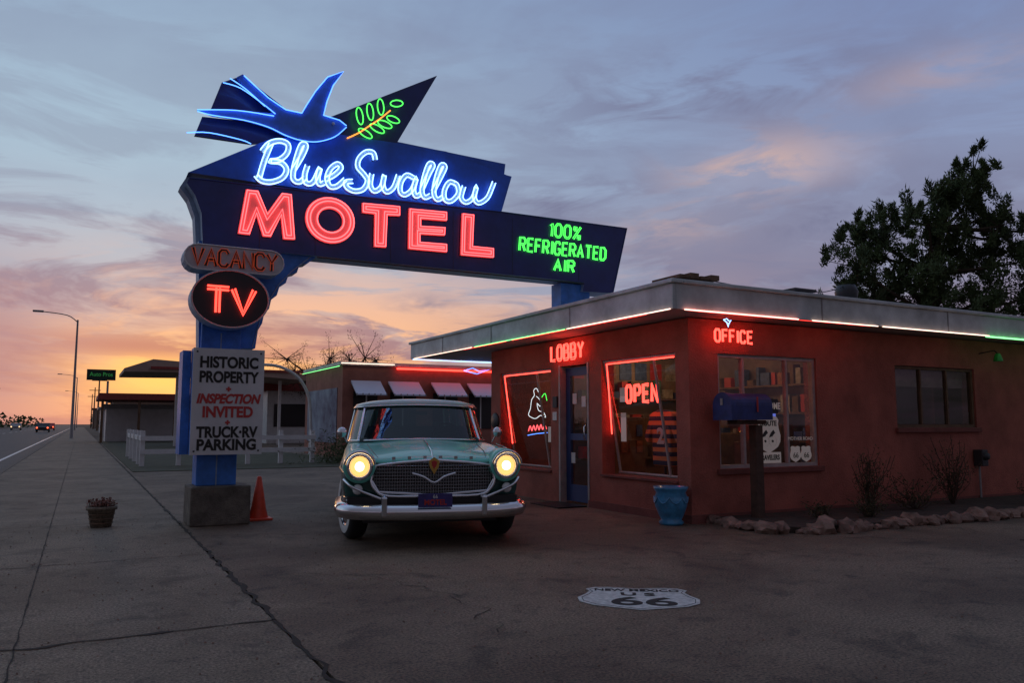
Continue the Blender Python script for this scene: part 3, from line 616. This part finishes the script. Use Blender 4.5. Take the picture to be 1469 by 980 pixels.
prism('soil',[(x,y,.07) for x,y in bp],(0,0,-.08),M['soil'],bed)
def rocks(name,path,parent,r0=.06,r1=.13,m=None):
    bm=bmesh.new()
    for (x0,y0),(x1,y1) in zip(path,path[1:]):
        L_=math.hypot(x1-x0,y1-y0); s=0
        while s<L_:
            r=random.uniform(r0,r1)*random.choice((.7,1,1,1.2)); t=s/L_; ge=bmesh.ops.create_icosphere(bm,subdivisions=2,radius=1)
            mx=Matrix.Translation((x0+(x1-x0)*t,y0+(y1-y0)*t+random.uniform(-.06,.06),r*.40))@Matrix.Rotation(random.uniform(0,3),4,'Z')@Matrix.Rotation(random.uniform(-.3,.3),4,'X')@Matrix.Diagonal((r*random.uniform(1,1.5),r*random.uniform(.7,1),r*random.uniform(.5,.95),1))
            sd=random.random()*50
            for v in ge['verts']: v.co=mx@(v.co*(1+.5*noise.noise(v.co*1.6+Vector((sd,0,0)))))
            s+=r*1.5
    me=bpy.data.meshes.new(name); bm.to_mesh(me); bm.free(); me.materials.append(m or M['rock']); o=bpy.data.objects.new(name,me); COL.objects.link(o); o.parent=parent; return o
rocks('stone_border',bp[:-1],bed); rocks('stone_extra',[(6.9,6.6),(7.3,6.4),(9,6.3),(12,6.2)],bed,.04,.08)
def shrub(x,y,h,wd,n=40,lvn=16):
    o=empty('shrub',(x,y,.05)); br=[];lv=[];lf=[]
    for i in range(n):
        a=random.uniform(0,6.28); q=random.random(); p=[Vector((0,0,0))]; d=Vector((math.cos(a)*wd*q,math.sin(a)*wd*.7*q,h*random.uniform(.4,1)))
        for k in range(1,5): p.append(d*(k/4)+Vector((random.uniform(-.05,.05),random.uniform(-.05,.05),0)))
        br.append(p)
        for k in range(lvn):
            c=d*random.uniform(.35,1.02)+Vector([random.uniform(-.05,.05) for _ in range(3)]); u_=Vector([random.uniform(-1,1) for _ in range(3)]).normalized()*.020; v_=Vector([random.uniform(-1,1) for _ in range(3)]).normalized()*.010
            b0=len(lv); lv.extend([c-u_,c+v_,c+u_,c-v_]); lf.append((b0,b0+1,b0+2,b0+3))
    tube('twigs',br,.004,M['twig'],o,res=0); addm('leaves',lv,lf,M['dryleaf'],o)
shrub(9.0,7.0,.85,.45); shrub(9.8,6.9,.5,.55,30); shrub(10.9,7.1,1.0,.5); shrub(8.5,6.6,.3,.3,24); shrub(12.0,6.6,.45,.5,26); shrub(7.9,6.8,.25,.3,18)
box('dirt_patch',8.6,13,3.9,4.9,-.2,.006,M['soil'])

# ------------------------------------------------------------------ CAR
car=empty('parked_car',(3.02,7.16,0),math.radians(-17.5)); car.scale=(.955,1,1)
ST=[(.20,.86,.42,.865,.83,.845),(.26,.905,.38,.90,.855,.875),(.45,.935,.34,.935,.875,.925),(.9,.95,.32,.965,.90,.975),(1.4,.955,.30,.975,.93,1.005),(1.8,.96,.28,.98,.97,1.02),(2.3,.965,.28,.98,.985,1.02),(3.3,.965,.28,.97,.98,1.01),(3.9,.96,.30,1.0,.96,1.0),(4.5,.94,.34,1.03,.90,.93),(4.95,.90,.40,1.0,.82,.84),(5.05,.84,.46,.95,.78,.80)]
v=[];f=[];mi=[]
def prof(y,wd,zb,zf,zv,zh):
    return [(0,y,zb),(wd-.14,y,zb),(wd-.03,y,zb+.08),(wd,y,.58),(wd-.005,y,.72),(wd-.03,y,zf-.06),(wd-.12,y,zf),(wd-.27,y,zv),(wd*.38,y,zh-.012),(0,y,zh)]
R=18
for s_ in ST:
    h=prof(*s_); v+=h+[(-x,y,z) for x,y,z in h[-2:0:-1]]
for i in range(len(ST)-1):
    for j in range(R):
        f.append((i*R+j,i*R+(j+1)%R,(i+1)*R+(j+1)%R,(i+1)*R+j)); jj=j if j<9 else R-1-j; mi.append(1 if jj>=4 else 0)
f.append(tuple(range(R)));mi.append(0);f.append(tuple(range(len(ST)*R-1,(len(ST)-1)*R-1,-1)));mi.append(0)
body=fixn(addm('body',v,f,None,car,True,mats=[M['cargreen'],M['mint']],midx=mi))
sb=body.modifiers.new('s','SUBSURF'); sb.levels=2; sb.render_levels=2
cuts=[]
for y in (.98,3.95):
    for sx in (-1,1):
        c_=revolve('cut',[(0,-.2),(.43,-.2),(.43,.2),(0,.2)],M['black'],car,(sx*.90,y,.36),'X',32,False); cuts.append(c_)
        bo=body.modifiers.new('b','BOOLEAN'); bo.object=c_; bo.operation='DIFFERENCE'; bo.solver='EXACT'
bpy.context.view_layer.update(); dg=bpy.context.evaluated_depsgraph_get(); nm=bpy.data.meshes.new_from_object(body.evaluated_get(dg)); body.modifiers.clear(); body.data=nm
for c_ in cuts: bpy.data.objects.remove(c_,do_unlink=True)
tube('hood_trim',[[(0,.22,.85),(0,.45,.93),(0,.9,.982),(0,1.5,1.018)]],.008,M['chrome'],car)
for sx in (-1,1):
    tube('hood_seam',[smooth_line([(sx*.56,.30,.868),(sx*.60,.6,.905),(sx*.63,1.1,.935),(sx*.66,1.6,.965)])],.003,M['black'],car)
    tube('side_trim',[[(sx*.90,.30,.72),(sx*.955,.9,.74),(sx*.967,2.5,.74),(sx*.962,4,.76),(sx*.93,4.8,.80)]],.010,M['chrome'],car)
    tube('fender_trim',[[(sx*.80,.24,.90),(sx*.83,.5,.945),(sx*.84,1.2,.975)]],.006,M['chrome'],car)
    revolve('lamp_pod',[(.10,.02),(.150,.0),(.165,.06),(.165,.3),(.12,.55)],M['mint'],car,(sx*.745,.10,.79),'Y',32)
    revolve('lamp_ring',[(.090,.01),(.097,-.02),(.113,-.03),(.130,-.015),(.136,.02)],M['chrome'],car,(sx*.745,.10,.79),'Y',32)
    revolve('lamp_lens',[(.045,-.022),(.075,-.010),(.092,.015)],M['lamp'],car,(sx*.745,.10,.79),'Y',24)
    revolve('lamp_core',[(0,-.026),(.025,-.025),(.045,-.022)],M['lamphot'],car,(sx*.745,.10,.79),'Y',24)
    tube('lamp_brow',[[Vector((sx*.745+.15*math.cos(a),.05-.05*math.sin(a),.79+.145*math.sin(a))) for a in [math.radians(x) for x in range(10,171,16)]]],.014,M['chrome'],car)
    tube('swoop',[smooth_line([(sx*.58,.15,.80),(sx*.63,.13,.66),(sx*.58,.12,.56),(sx*.45,.10,.505),(0,.085,.50)])],.015,M['chrome'],car)
    tube('swoop2',[smooth_line([(sx*.90,.22,.66),(sx*.82,.13,.60),(sx*.70,.12,.545),(sx*.5,.10,.47)])],.016,M['chrome'],car)
    revolve('park_lamp',[(0,-.03),(.04,-.02),(.05,0)],M['white'],car,(sx*.76,.14,.57),'Y',16)
    box('bumper_guard',sx*.50-.033,sx*.50+.033,-.05,.05,.31,.52,M['chrome'],car,.025)
    tube('mirror_arm',[[(sx*.90,1.85,.98),(sx*.95,1.82,1.08)]],.008,M['chrome'],car); revolve('mirror',[(0,-.03),(.05,-.02),(.06,.0),(.055,.012),(0,.012)],M['chrome'],car,(sx*.96,1.80,1.10),'Y',20)
v0=[(-.58,.16,.795),(-.35,.145,.82),(0,.13,.845),(.35,.145,.82),(.58,.16,.795),(.62,.15,.66),(.55,.13,.545),(0,.11,.51),(-.55,.13,.545),(-.62,.15,.66)]
prism('grille_back',[(x,y+.045,z) for x,y,z in v0],(0,.06,0),M['black'],car)
bars=[]
def gtop(x): return .845-.05*abs(x)/.6
def gbot(x): return .51+.035*abs(x)/.56+ (0 if abs(x)<.55 else (abs(x)-.55)*1.6)
for i in range(-23,24):
    x=i*.026
    if abs(x)<.61: bars.append([(x,.145+.05*abs(x),gbot(x)),(x,.155+.03*abs(x),gtop(x))])
for k in range(1,11):
    z=.51+.031*k; hwid=.60 if z<.79 else .3; hwid=min(hwid,.53+(z-.51)*1.2)
    bars.append([(-hwid,.15+.05*hwid,z),(-.3,.158,z),(0,.142,z),(.3,.158,z),(hwid,.15+.05*hwid,z)])
M['mesh_chrome']=mat('grille_chrome',(.42,.42,.42),.25,metal=1)
tube('grille_mesh',bars,.0035,M['mesh_chrome'],car,res=0)
tube('grille_surround',[[(x*1.01,y-.01,z) for x,y,z in v0]],.015,M['chrome'],car,True)
tube('grille_vee',[smooth_line([(-.22,.10,.72),(-.10,.09,.685),(0,.07,.63),(.10,.09,.685),(.22,.10,.72)],3)],.012,M['chrome'],car)
prism('crest',[(x,.075,z) for x,z in ((-.055,.84),(0,.875),(.055,.84),(.045,.78),(0,.71),(-.045,.78))],(0,.02,0),M['gold'],car)
prism('crest_red',[(x,.068,z) for x,z in ((-.03,.83),(0,.845),(.03,.83),(.02,.79),(0,.76),(-.02,.79))],(0,.008,0),M['redpaint'],car)
for i in range(6): box('hood_letter',-.42+i*.16,-.385+i*.16,.215,.225,.855-.004*abs(i-2.5),.885-.004*abs(i-2.5),M['chrome'],car)
bpth=[(-.96,.75,.39),(-.955,.35,.38),(-.90,.14,.375),(-.70,.05,.365),(-.35,.0,.36),(0,-.015,.36),(.35,.0,.36),(.70,.05,.365),(.90,.14,.375),(.955,.35,.38),(.96,.75,.39)]
bpth=smooth_line(bpth,4); sec=[(.03,-.08),(-.01,-.07),(-.035,-.03),(-.045,.0),(-.035,.03),(-.015,.06),(.03,.07)]
v=[];f=[]
for i,p in enumerate(bpth):
    a_=bpth[max(0,i-1)]; b_=bpth[min(len(bpth)-1,i+1)]; t=(b_-a_).normalized(); nn=Vector((-t.y,t.x,0))
    for d,z in sec: v.append(p+nn*(d)+Vector((0,0,z)))
k=len(sec)
for i in range(len(bpth)-1):
    for j in range(k-1): f.append((i*k+j,i*k+j+1,(i+1)*k+j+1,(i+1)*k+j))
bmp=fixn(addm('bumper',v,f,M['chrome'],car,True))
box('valance',-.86,.86,.10,.3,.30,.50,M['black'],car)
box('licence_plate',-.17,.17,-.075,-.065,.41,.54,mat('plate',(.04,.03,.16),.4,var=.3,scale=20),car,.004)
text('plate_text','MOTEL',(0,-.078,.455),FY,.07,M['redpaint'],car,.001,.002); text('plate_text2','66',(0,-.078,.51),FY,.05,M['white'],car,.001)
def ring(yc,a,b,z,n=36,e=3.2,dz=0):
    o=[]
    for i in range(n):
        t=2*math.pi*i/n; c_=math.cos(t); s_=math.sin(t); x=b*math.copysign(abs(c_)**(2/e),c_); y=yc+a*math.copysign(abs(s_)**(2/e),s_); o.append((x,y,z+dz*(1-(x/b)**2)))
    return o
def loft(name,rings,m,cap=False):
    n=len(rings[0]); v=[p for r in rings for p in r]; f=[(i*n+j,i*n+(j+1)%n,(i+1)*n+(j+1)%n,(i+1)*n+j) for i in range(len(rings)-1) for j in range(n)]
    if cap: f.append(tuple(range((len(rings)-1)*n,len(rings)*n)))
    return fixn(addm(name,v,f,m,car,True))
belt=ring(2.90,1.17,.90,.985,dz=.03); top=ring(3.0,.78,.80,1.405,dz=.03)
loft('glass',[belt,top],M['carglass'])
M['roofmint']=mat('car_roof',(.42,.56,.52),.25,coat=.7)
loft('roof',[ring(3.0,.80,.825,1.395,dz=.03),ring(3.0,.805,.83,1.415,dz=.03),ring(3.0,.77,.80,1.445,dz=.035),ring(3.0,.66,.68,1.475,dz=.03),ring(3.0,.42,.44,1.50,dz=.015),ring(3.0,.15,.15,1.512,dz=.005)],M['roofmint'],True)
tube('roof_drip',[ring(3.0,.81,.835,1.398,dz=.03)],.010,M['chrome'],car,True)
tube('belt_trim',[ring(2.90,1.18,.91,.988,dz=.03)],.012,M['chrome'],car,True)
tube('a_pillar',[[belt[i],top[i]] for i in (22,32)],.022,M['chrome'],car)
tube('c_pillar',[[belt[i],top[i]] for i in (4,5,6,12,13,14)],.05,M['roofmint'],car); tube('b_pillar',[[belt[0],top[0]],[belt[18],top[18]]],.02,M['chrome'],car)
box('dash',-.75,.75,1.9,2.15,.80,1.03,M['seat'],car,.03); box('front_seat',-.72,.72,2.75,2.95,.6,1.17,M['seat'],car,.06); box('rear_seat',-.72,.72,3.6,3.8,.6,1.15,M['seat'],car,.06)
tube('steering_wheel',[[Vector((.38+.19*math.cos(t),2.35+.06*math.sin(t),1.02+.18*math.sin(t))) for t in [i*math.pi/12 for i in range(24)]]],.013,M['black'],car,True)
tube('rear_view_mirror',[[(-.12,2.35,1.33),(.12,2.35,1.33)]],.025,M['black'],car)
box('interior_floor',-.8,.8,1.7,4,.55,.6,M['black'],car)
tube('wiper',[[(-.1,1.77,1.03),(-.5,1.93,1.10)],[(.1,1.77,1.03),(.5,1.93,1.10)]],.006,M['darksteel'],car)
tp=[(.0,-.11),(.10,-.115),(.16,-.10),(.20,-.085),(.215,-.10),(.225,-.105),(.30,-.108),(.335,-.09),(.357,-.06),(.36,0),(.357,.06),(.335,.09),(.22,.10),(0,.09)]
sg_=[2,2,2,2,0,1,0,0,0,0,0,0,0]
for y in (.98,3.95):
    for sx in (-1,1):
        wo=empty('wheel_hub',(sx*.80,y,.36),math.radians(14) if y<1 else 0); wo.parent=car
        p_=[(r,h) if sx<0 else (r,-h) for r,h in tp]
        revolve('wheel',p_,None,wo,(0,0,0),'X',40,True,mats=[M['tyre'],M['ww'],M['chrome']],segm=sg_)
box('underbody',-.7,.7,.4,4.8,.22,.34,M['black'],car)

# ------------------------------------------------------------------ TREES
def foliage_tree(name,loc,trunk,clumps,leaf,nl,m,axis,nsub=11,up=.8,spread=.6):
    o=empty(name,loc); ax=Vector(axis); dp=Vector((-ax.y,ax.x,0)); lim=[]
    v=[];f=[]
    for (r,z,d,rad) in clumps:
        c=ax*r+dp*d+Vector((0,0,z)); sub=[c+Vector([random.gauss(0,spread)*rad for _ in range(3)]) for _ in range(nsub)]
        for s_ in sub:
            sr=rad*random.uniform(.12,.30); st=Vector((random.uniform(-.6,.6),random.uniform(-.6,.6),1)).normalized()
            lim.append((c,s_))
            for i in range(nl):
                q=Vector([random.gauss(0,1) for _ in range(3)]); q.normalize(); q=q*sr*random.random()**.40*random.choice((1,1,1,1.5)); q+=st*(q.dot(st))*1.0
                p=s_+q+Vector((0,0,sr*.5*noise.noise(s_+q*3)))
                u_=(q.normalized()*.6+st*up+Vector([random.uniform(-.7,.7) for _ in range(3)])).normalized()*leaf*random.uniform(.5,1.7); w_=u_.cross(Vector([random.uniform(-1,1) for _ in range(3)])).normalized()*leaf*.24
                b0=len(v); v.extend([p-w_,p+w_,p+u_]); f.append((b0,b0+1,b0+2))
    addm('crown',v,f,m,o)
    cu=bpy.data.curves.new('limbs','CURVE'); cu.dimensions='3D'; cu.bevel_depth=1; cu.bevel_resolution=1
    def limb(pl,r0,r1):
        s=cu.splines.new('POLY'); s.points.add(len(pl)-1)
        for i,p in enumerate(pl): s.points[i].co=(*p,1); s.points[i].radius=r0+(r1-r0)*i/(len(pl)-1)
    tk=[ax*a+dp*b+Vector((0,0,z)) for a,b,z in trunk]; limb(smooth_line(tk,3),.30,.07)
    for (r,z,d,rad) in clumps:
        c=ax*r+dp*d+Vector((0,0,z)); st=min(tk,key=lambda t:(t-(c-Vector((0,0,1.2)))).length)
        limb(smooth_line([st,st.lerp(c,.5)+Vector((0,0,-.15)),c],3),.11,.03)
    for a,b in lim: limb([a,b],.03,.008)
    cu.materials.append(M['bark']); lo=bpy.data.objects.new('limbs',cu); COL.objects.link(lo); lo.parent=o
cl=[(1390,250,20),(1370,266,24),(1345,283,24),(1310,292,22),(1408,278,22),(1438,300,20),(1428,325,24),(1462,330,24),(1252,318,16),(1240,345,22),(1228,385,24),(1272,345,22),(1290,378,28),(1258,412,28),(1328,318,24),(1316,388,26),(1352,350,20),(1375,325,26),(1398,368,28),(1442,374,26),(1475,372,30),(1380,408,28),(1325,425,28),(1430,422,28),(1226,420,22),(1500,330,30),(1355,440,26),(1292,425,26),(1480,425,30),(1405,440,26)]
clumps=[((u-1340)*.0305,6.3+(440-v)*.0305,random.uniform(-1.2,1.2),r*.0305*1.2) for u,v,r in cl]
foliage_tree('juniper_tree',(33,22,0),[(0,0,0),(.1,0,3),(0,0,6),(.2,.1,8),(.7,0,10),(1.1,0,11.5)],clumps,.15,160,M['leaf'],(.88,-.4746,0),14,.8,.62)
cl2=[((random.uniform(-2.6,2.6)),random.uniform(3.2,5.2),random.uniform(-2,2),.9) for _ in range(22)]
foliage_tree('bare_tree',(13.4,48,0),[(0,0,0),(0,0,2),(.2,0,3.4)],cl2,.08,24,M['twig'],(.88,-.4746,0),14)

# ------------------------------------------------------------------ BACKGROUND
wg=empty('motel_wing_building')
M['wingwall']=mat('wing_stucco',(.36,.15,.11),.9,var=.3,scale=1.5)
box('walls',8.2,24,28,33.3,0,3.3,M['wingwall'],wg); box('parapet_cap',8.1,24.1,27.9,33.4,3.3,3.42,M['fascia'],wg)
M['mural']=mat('mural',(.25,.28,.33),.8,var=.8,scale=1.3,dirt=(.12,.09,.14)); box('mural',8.17,8.196,28.6,32.8,.5,2.5,M['mural'],wg)
for a,b in ((8.5,9.6),(9.9,11.1),(11.6,12.8),(13.1,14.3)):
    box('window',a+.1,b-.1,27.95,27.996,1.0,2.35,M['black'],wg); box('window_frame',a+.55,a+.6,27.93,27.948,1.0,2.35,M['white'],wg)
    prism('awning',[(a,27.97,2.75),(a,27.25,2.25),(a,27.25,2.2),(a,27.97,2.68)],(b-a,0,0),M['letter_white'],wg)
    for k in range(6): box('awning_rib',a+k*(b-a)/5-.015,a+k*(b-a)/5+.015,27.22,27.245,2.18,2.27,M['grey'],wg)
tube('wing_neon_red',[[(10.2,27.86,3.22),(14.5,27.86,3.22)]],.04,M['n_red'],wg); tube('wing_neon_white',[[(8.1,27.85,3.36),(10.1,27.85,3.36)]],.015,M['n_warm'],wg); tube('wing_neon_side',[[(8.05,27.9,3.25),(8.05,33.3,3.25)]],.010,M['n_greenhot'],wg)
gs=empty('filling_station')
M['canopy']=mat('canopy_tan',(.42,.30,.24),.8,var=.3,scale=1)
prism('canopy',[(1.8,44,3.95),(3.1,44,4.45),(6.5,44,4.25),(11,44,3.85),(11,44,3.55),(6.5,44,3.85),(1.8,44,3.78)],(0,6,0),M['canopy'],gs)
box('canopy_edge',3,11.2,43.9,43.98,3.95,4.08,M['roofred'],gs)
for x in (4.4,9.8): box('post',x,x+.15,46,46.15,0,3.7,M['white'],gs)
box('kiosk',10,15,50,56,0,3.2,M['white'],gs); box('kiosk_roof',9.6,15.4,49.6,56.4,3.2,3.7,M['roofred'],gs); box('kiosk_window',10.4,14.2,49.95,49.99,1,2.4,M['black'],gs)
for x in (5.4,7.2): box('pump',x,x+.5,46,46.4,0,1.5,M['white'],gs,.04); box('pump_panel',x+.05,x+.45,45.96,45.99,.8,1.35,M['redpaint'],gs)
cp=empty('carport')
box('roof',.9,7.5,56,64,2.75,3.0,M['roofred'],cp); box('gable',.9,7.5,55.9,55.98,2.7,3.1,M['roofred'],cp)
for x in (1.1,3.2,5.3,7.3): box('post',x,x+.15,56.1,56.25,0,2.75,M['wood'],cp)
box('back_building',1.5,7.3,60,63.5,0,2.2,M['boardwhite'],cp); box('back_roof',1.3,7.4,59.8,63.8,2.2,2.5,M['grey'],cp)
fn=empty('white_fence')
for i in range(6): box('post',1.5+i*.95,1.62+i*.95,24.6,24.72,0,1.0,M['white'],fn)
for z in (.35,.72): box('rail',1.5,6.4,24.56,24.598,z,z+.13,M['white'],fn)
for i in range(4): box('post2',1.5,1.62,26+i*2,26.12+i*2,0,1.0,M['white'],fn)
box('rail2',1.53,1.57,24.73,32.2,.72,.85,M['white'],fn)
ap=empty('arched_pole'); tube('arch',[smooth_line([(5.6,30,3.35),(6.4,30,3.3),(7.1,30,2.9),(7.5,30,2.2),(7.6,30,1.2),(7.6,30,0)])],.06,M['white'],ap)
def lampp(x,y,h):
    o=empty('street_lamp',(x,y,0)); revolve('pole',[(.14,0),(.12,.3),(.07,h)],M['grey'],o,(0,0,0),'Z',12); tube('arm',[smooth_line([(0,0,h-.2),(-.8,0,h+.35),(-2.6,0,h+.55)])],.045,M['grey'],o); box('head',-3.3,-2.5,-.15,.15,h+.48,h+.64,M['grey'],o,.05)
lampp(-.6,76,9.9); lampp(-.9,172,9.9); lampp(-.9,260,9.9)
ts=empty('green_store_sign'); box('panel',.3,2.6,79.7,80,5.05,6.0,mat('green_sign',(.006,.03,.014),.6),ts); tube('pole',[[(2.0,79.9,0),(2.0,79.9,5.0)]],.09,M['grey'],ts); text('letters','Auto Pros',(1.45,79.68,5.55),FY,.52,mat('sign_lt',(.08,.3,.1),.5,emit=(.1,1,.2),es=.10),ts,.01,sx=.85)
def pole(x,y,h):
    o=empty('utility_pole',(x,y,0)); revolve('shaft',[(.16,0),(.10,h)],M['wood'],o,(0,0,0),'Z',8); box('arm',-1.1,1.1,-.06,.06,h-.7,h-.55,M['wood'],o)
for i in range(4): pole(-19,70+i*55,10.5)
for i in range(3): pole(2.5,150+i*45,9)
wr=[]
for i in range(3):
    for dx in (-1,0,1): wr.append([Vector((-19+dx,70+i*55+55*t,9.9-1.2*4*t*(1-t))) for t in [k/8 for k in range(9)]])
tube('power_lines',wr,.02,M['black'],res=0)
def faro(nm,x,y,wd,dp,h,m,rf=True):
    o=empty(nm); box('walls',x,x+wd,y,y+dp,-.14,h,m,o); box('roof',x-.4,x+wd+.4,y-.4,y+dp+.4,h,h+.3,M['roofred'] if rf else M['grey'],o); box('door',x+wd*.4,x+wd*.4+1,y-.05,y-.01,0,2.1,M['black'],o)
    for q in (.1,.65): box('window',x+wd*q,x+wd*q+1.4,y-.05,y-.01,1,2,M['black'],o)
    revolve('porch_light',[(0,-.12),(.12,0),(0,.12)],M['flat_warm'],o,(x+wd*.4-.5,y-.2,2.5),'Z',8)
faro('roadside_store',3,95,9,10,3.6,M['tan']); faro('roadside_store',2.5,125,8,9,3.2,M['boardwhite'],False); faro('roadside_store',4,170,12,12,4,M['tan'],False); faro('roadside_store',-34,120,12,14,4,M['tan']); faro('roadside_store',-32,200,10,14,5,M['tan'],False); faro('roadside_store',3,240,12,20,5,M['tan'])
tv=[];tf=[]
for i in range(9000):
    x=random.choice((-1,1))*random.uniform(14,260) if random.random()<.6 else random.uniform(4,60); y=random.uniform(280,420); z=random.random()**1.3*(3.8+2.5*noise.noise(Vector((x*.06,0,0))))
    s=random.uniform(.3,.7); b0=len(tv); tv+=[(x-s,y,z-.3),(x+s,y+random.uniform(-1,1),z-.3),(x+random.uniform(-.5,.5),y,z+s)]; tf.append((b0,b0+1,b0+2))
addm('distant_treeline',tv,tf,M['leaf'])
hv=empty('shrub',(7.4,24,0))
lv=[];lf=[]
for i in range(4200):
    c=Vector((random.gauss(0,.55),random.gauss(0,.5),abs(random.gauss(.3,.28)))); u_=Vector([random.uniform(-.06,.06) for _ in range(3)]); w_=Vector([random.uniform(-.03,.03) for _ in range(3)]); b0=len(lv); lv+=[c-u_,c+w_,c+u_]; lf.append((b0,b0+1,b0+2))
addm('leaves',lv,lf,M['leaf'],hv)
def farcar(x,y,col,tail):
    o=empty('distant_car',(x,y,-.13)); 
    pr=[(0,.3),(0,.8),(.9,.95),(1.5,1.4),(3.0,1.42),(3.7,1.0),(4.5,.9),(4.5,.3)]
    prism('body',[(-.9,a_,b_) for a_,b_ in pr],(1.8,0,0),col,o)
    for yy in (.9,3.6):
        for xx in (-.85,.75): revolve('wheel',[(0,0),(.32,0),(.32,.15),(0,.15)],M['tyre'],o,(xx,yy,.32),'X',14)
    for xx in (-.7,.7): revolve('light',[(0,-.05),(.12,-.03),(.12,0)],M['flat_red'] if tail else M['flat_warm'],o,(xx,-.02,.7),'Y',10)
farcar(-11,110,M['white'],False); farcar(-5,140,M['darksteel'],True); farcar(-5.2,175,M['redpaint'],True); farcar(-11.5,190,M['grey'],False); farcar(-13.5,80,M['darksteel'],True)
farcar(4.5,66,M['roofred'],True)

# ------------------------------------------------------------------ CAMERA
cd=bpy.data.cameras.new('camera'); cam=bpy.data.objects.new('camera',cd); COL.objects.link(cam)
cd.sensor_width=36; cd.lens=28.01; cd.clip_end=4000; cam.location=(0,0,1.2); cam.rotation_euler=(math.radians(95.89),0,math.radians(-28.33))
SC.camera=cam
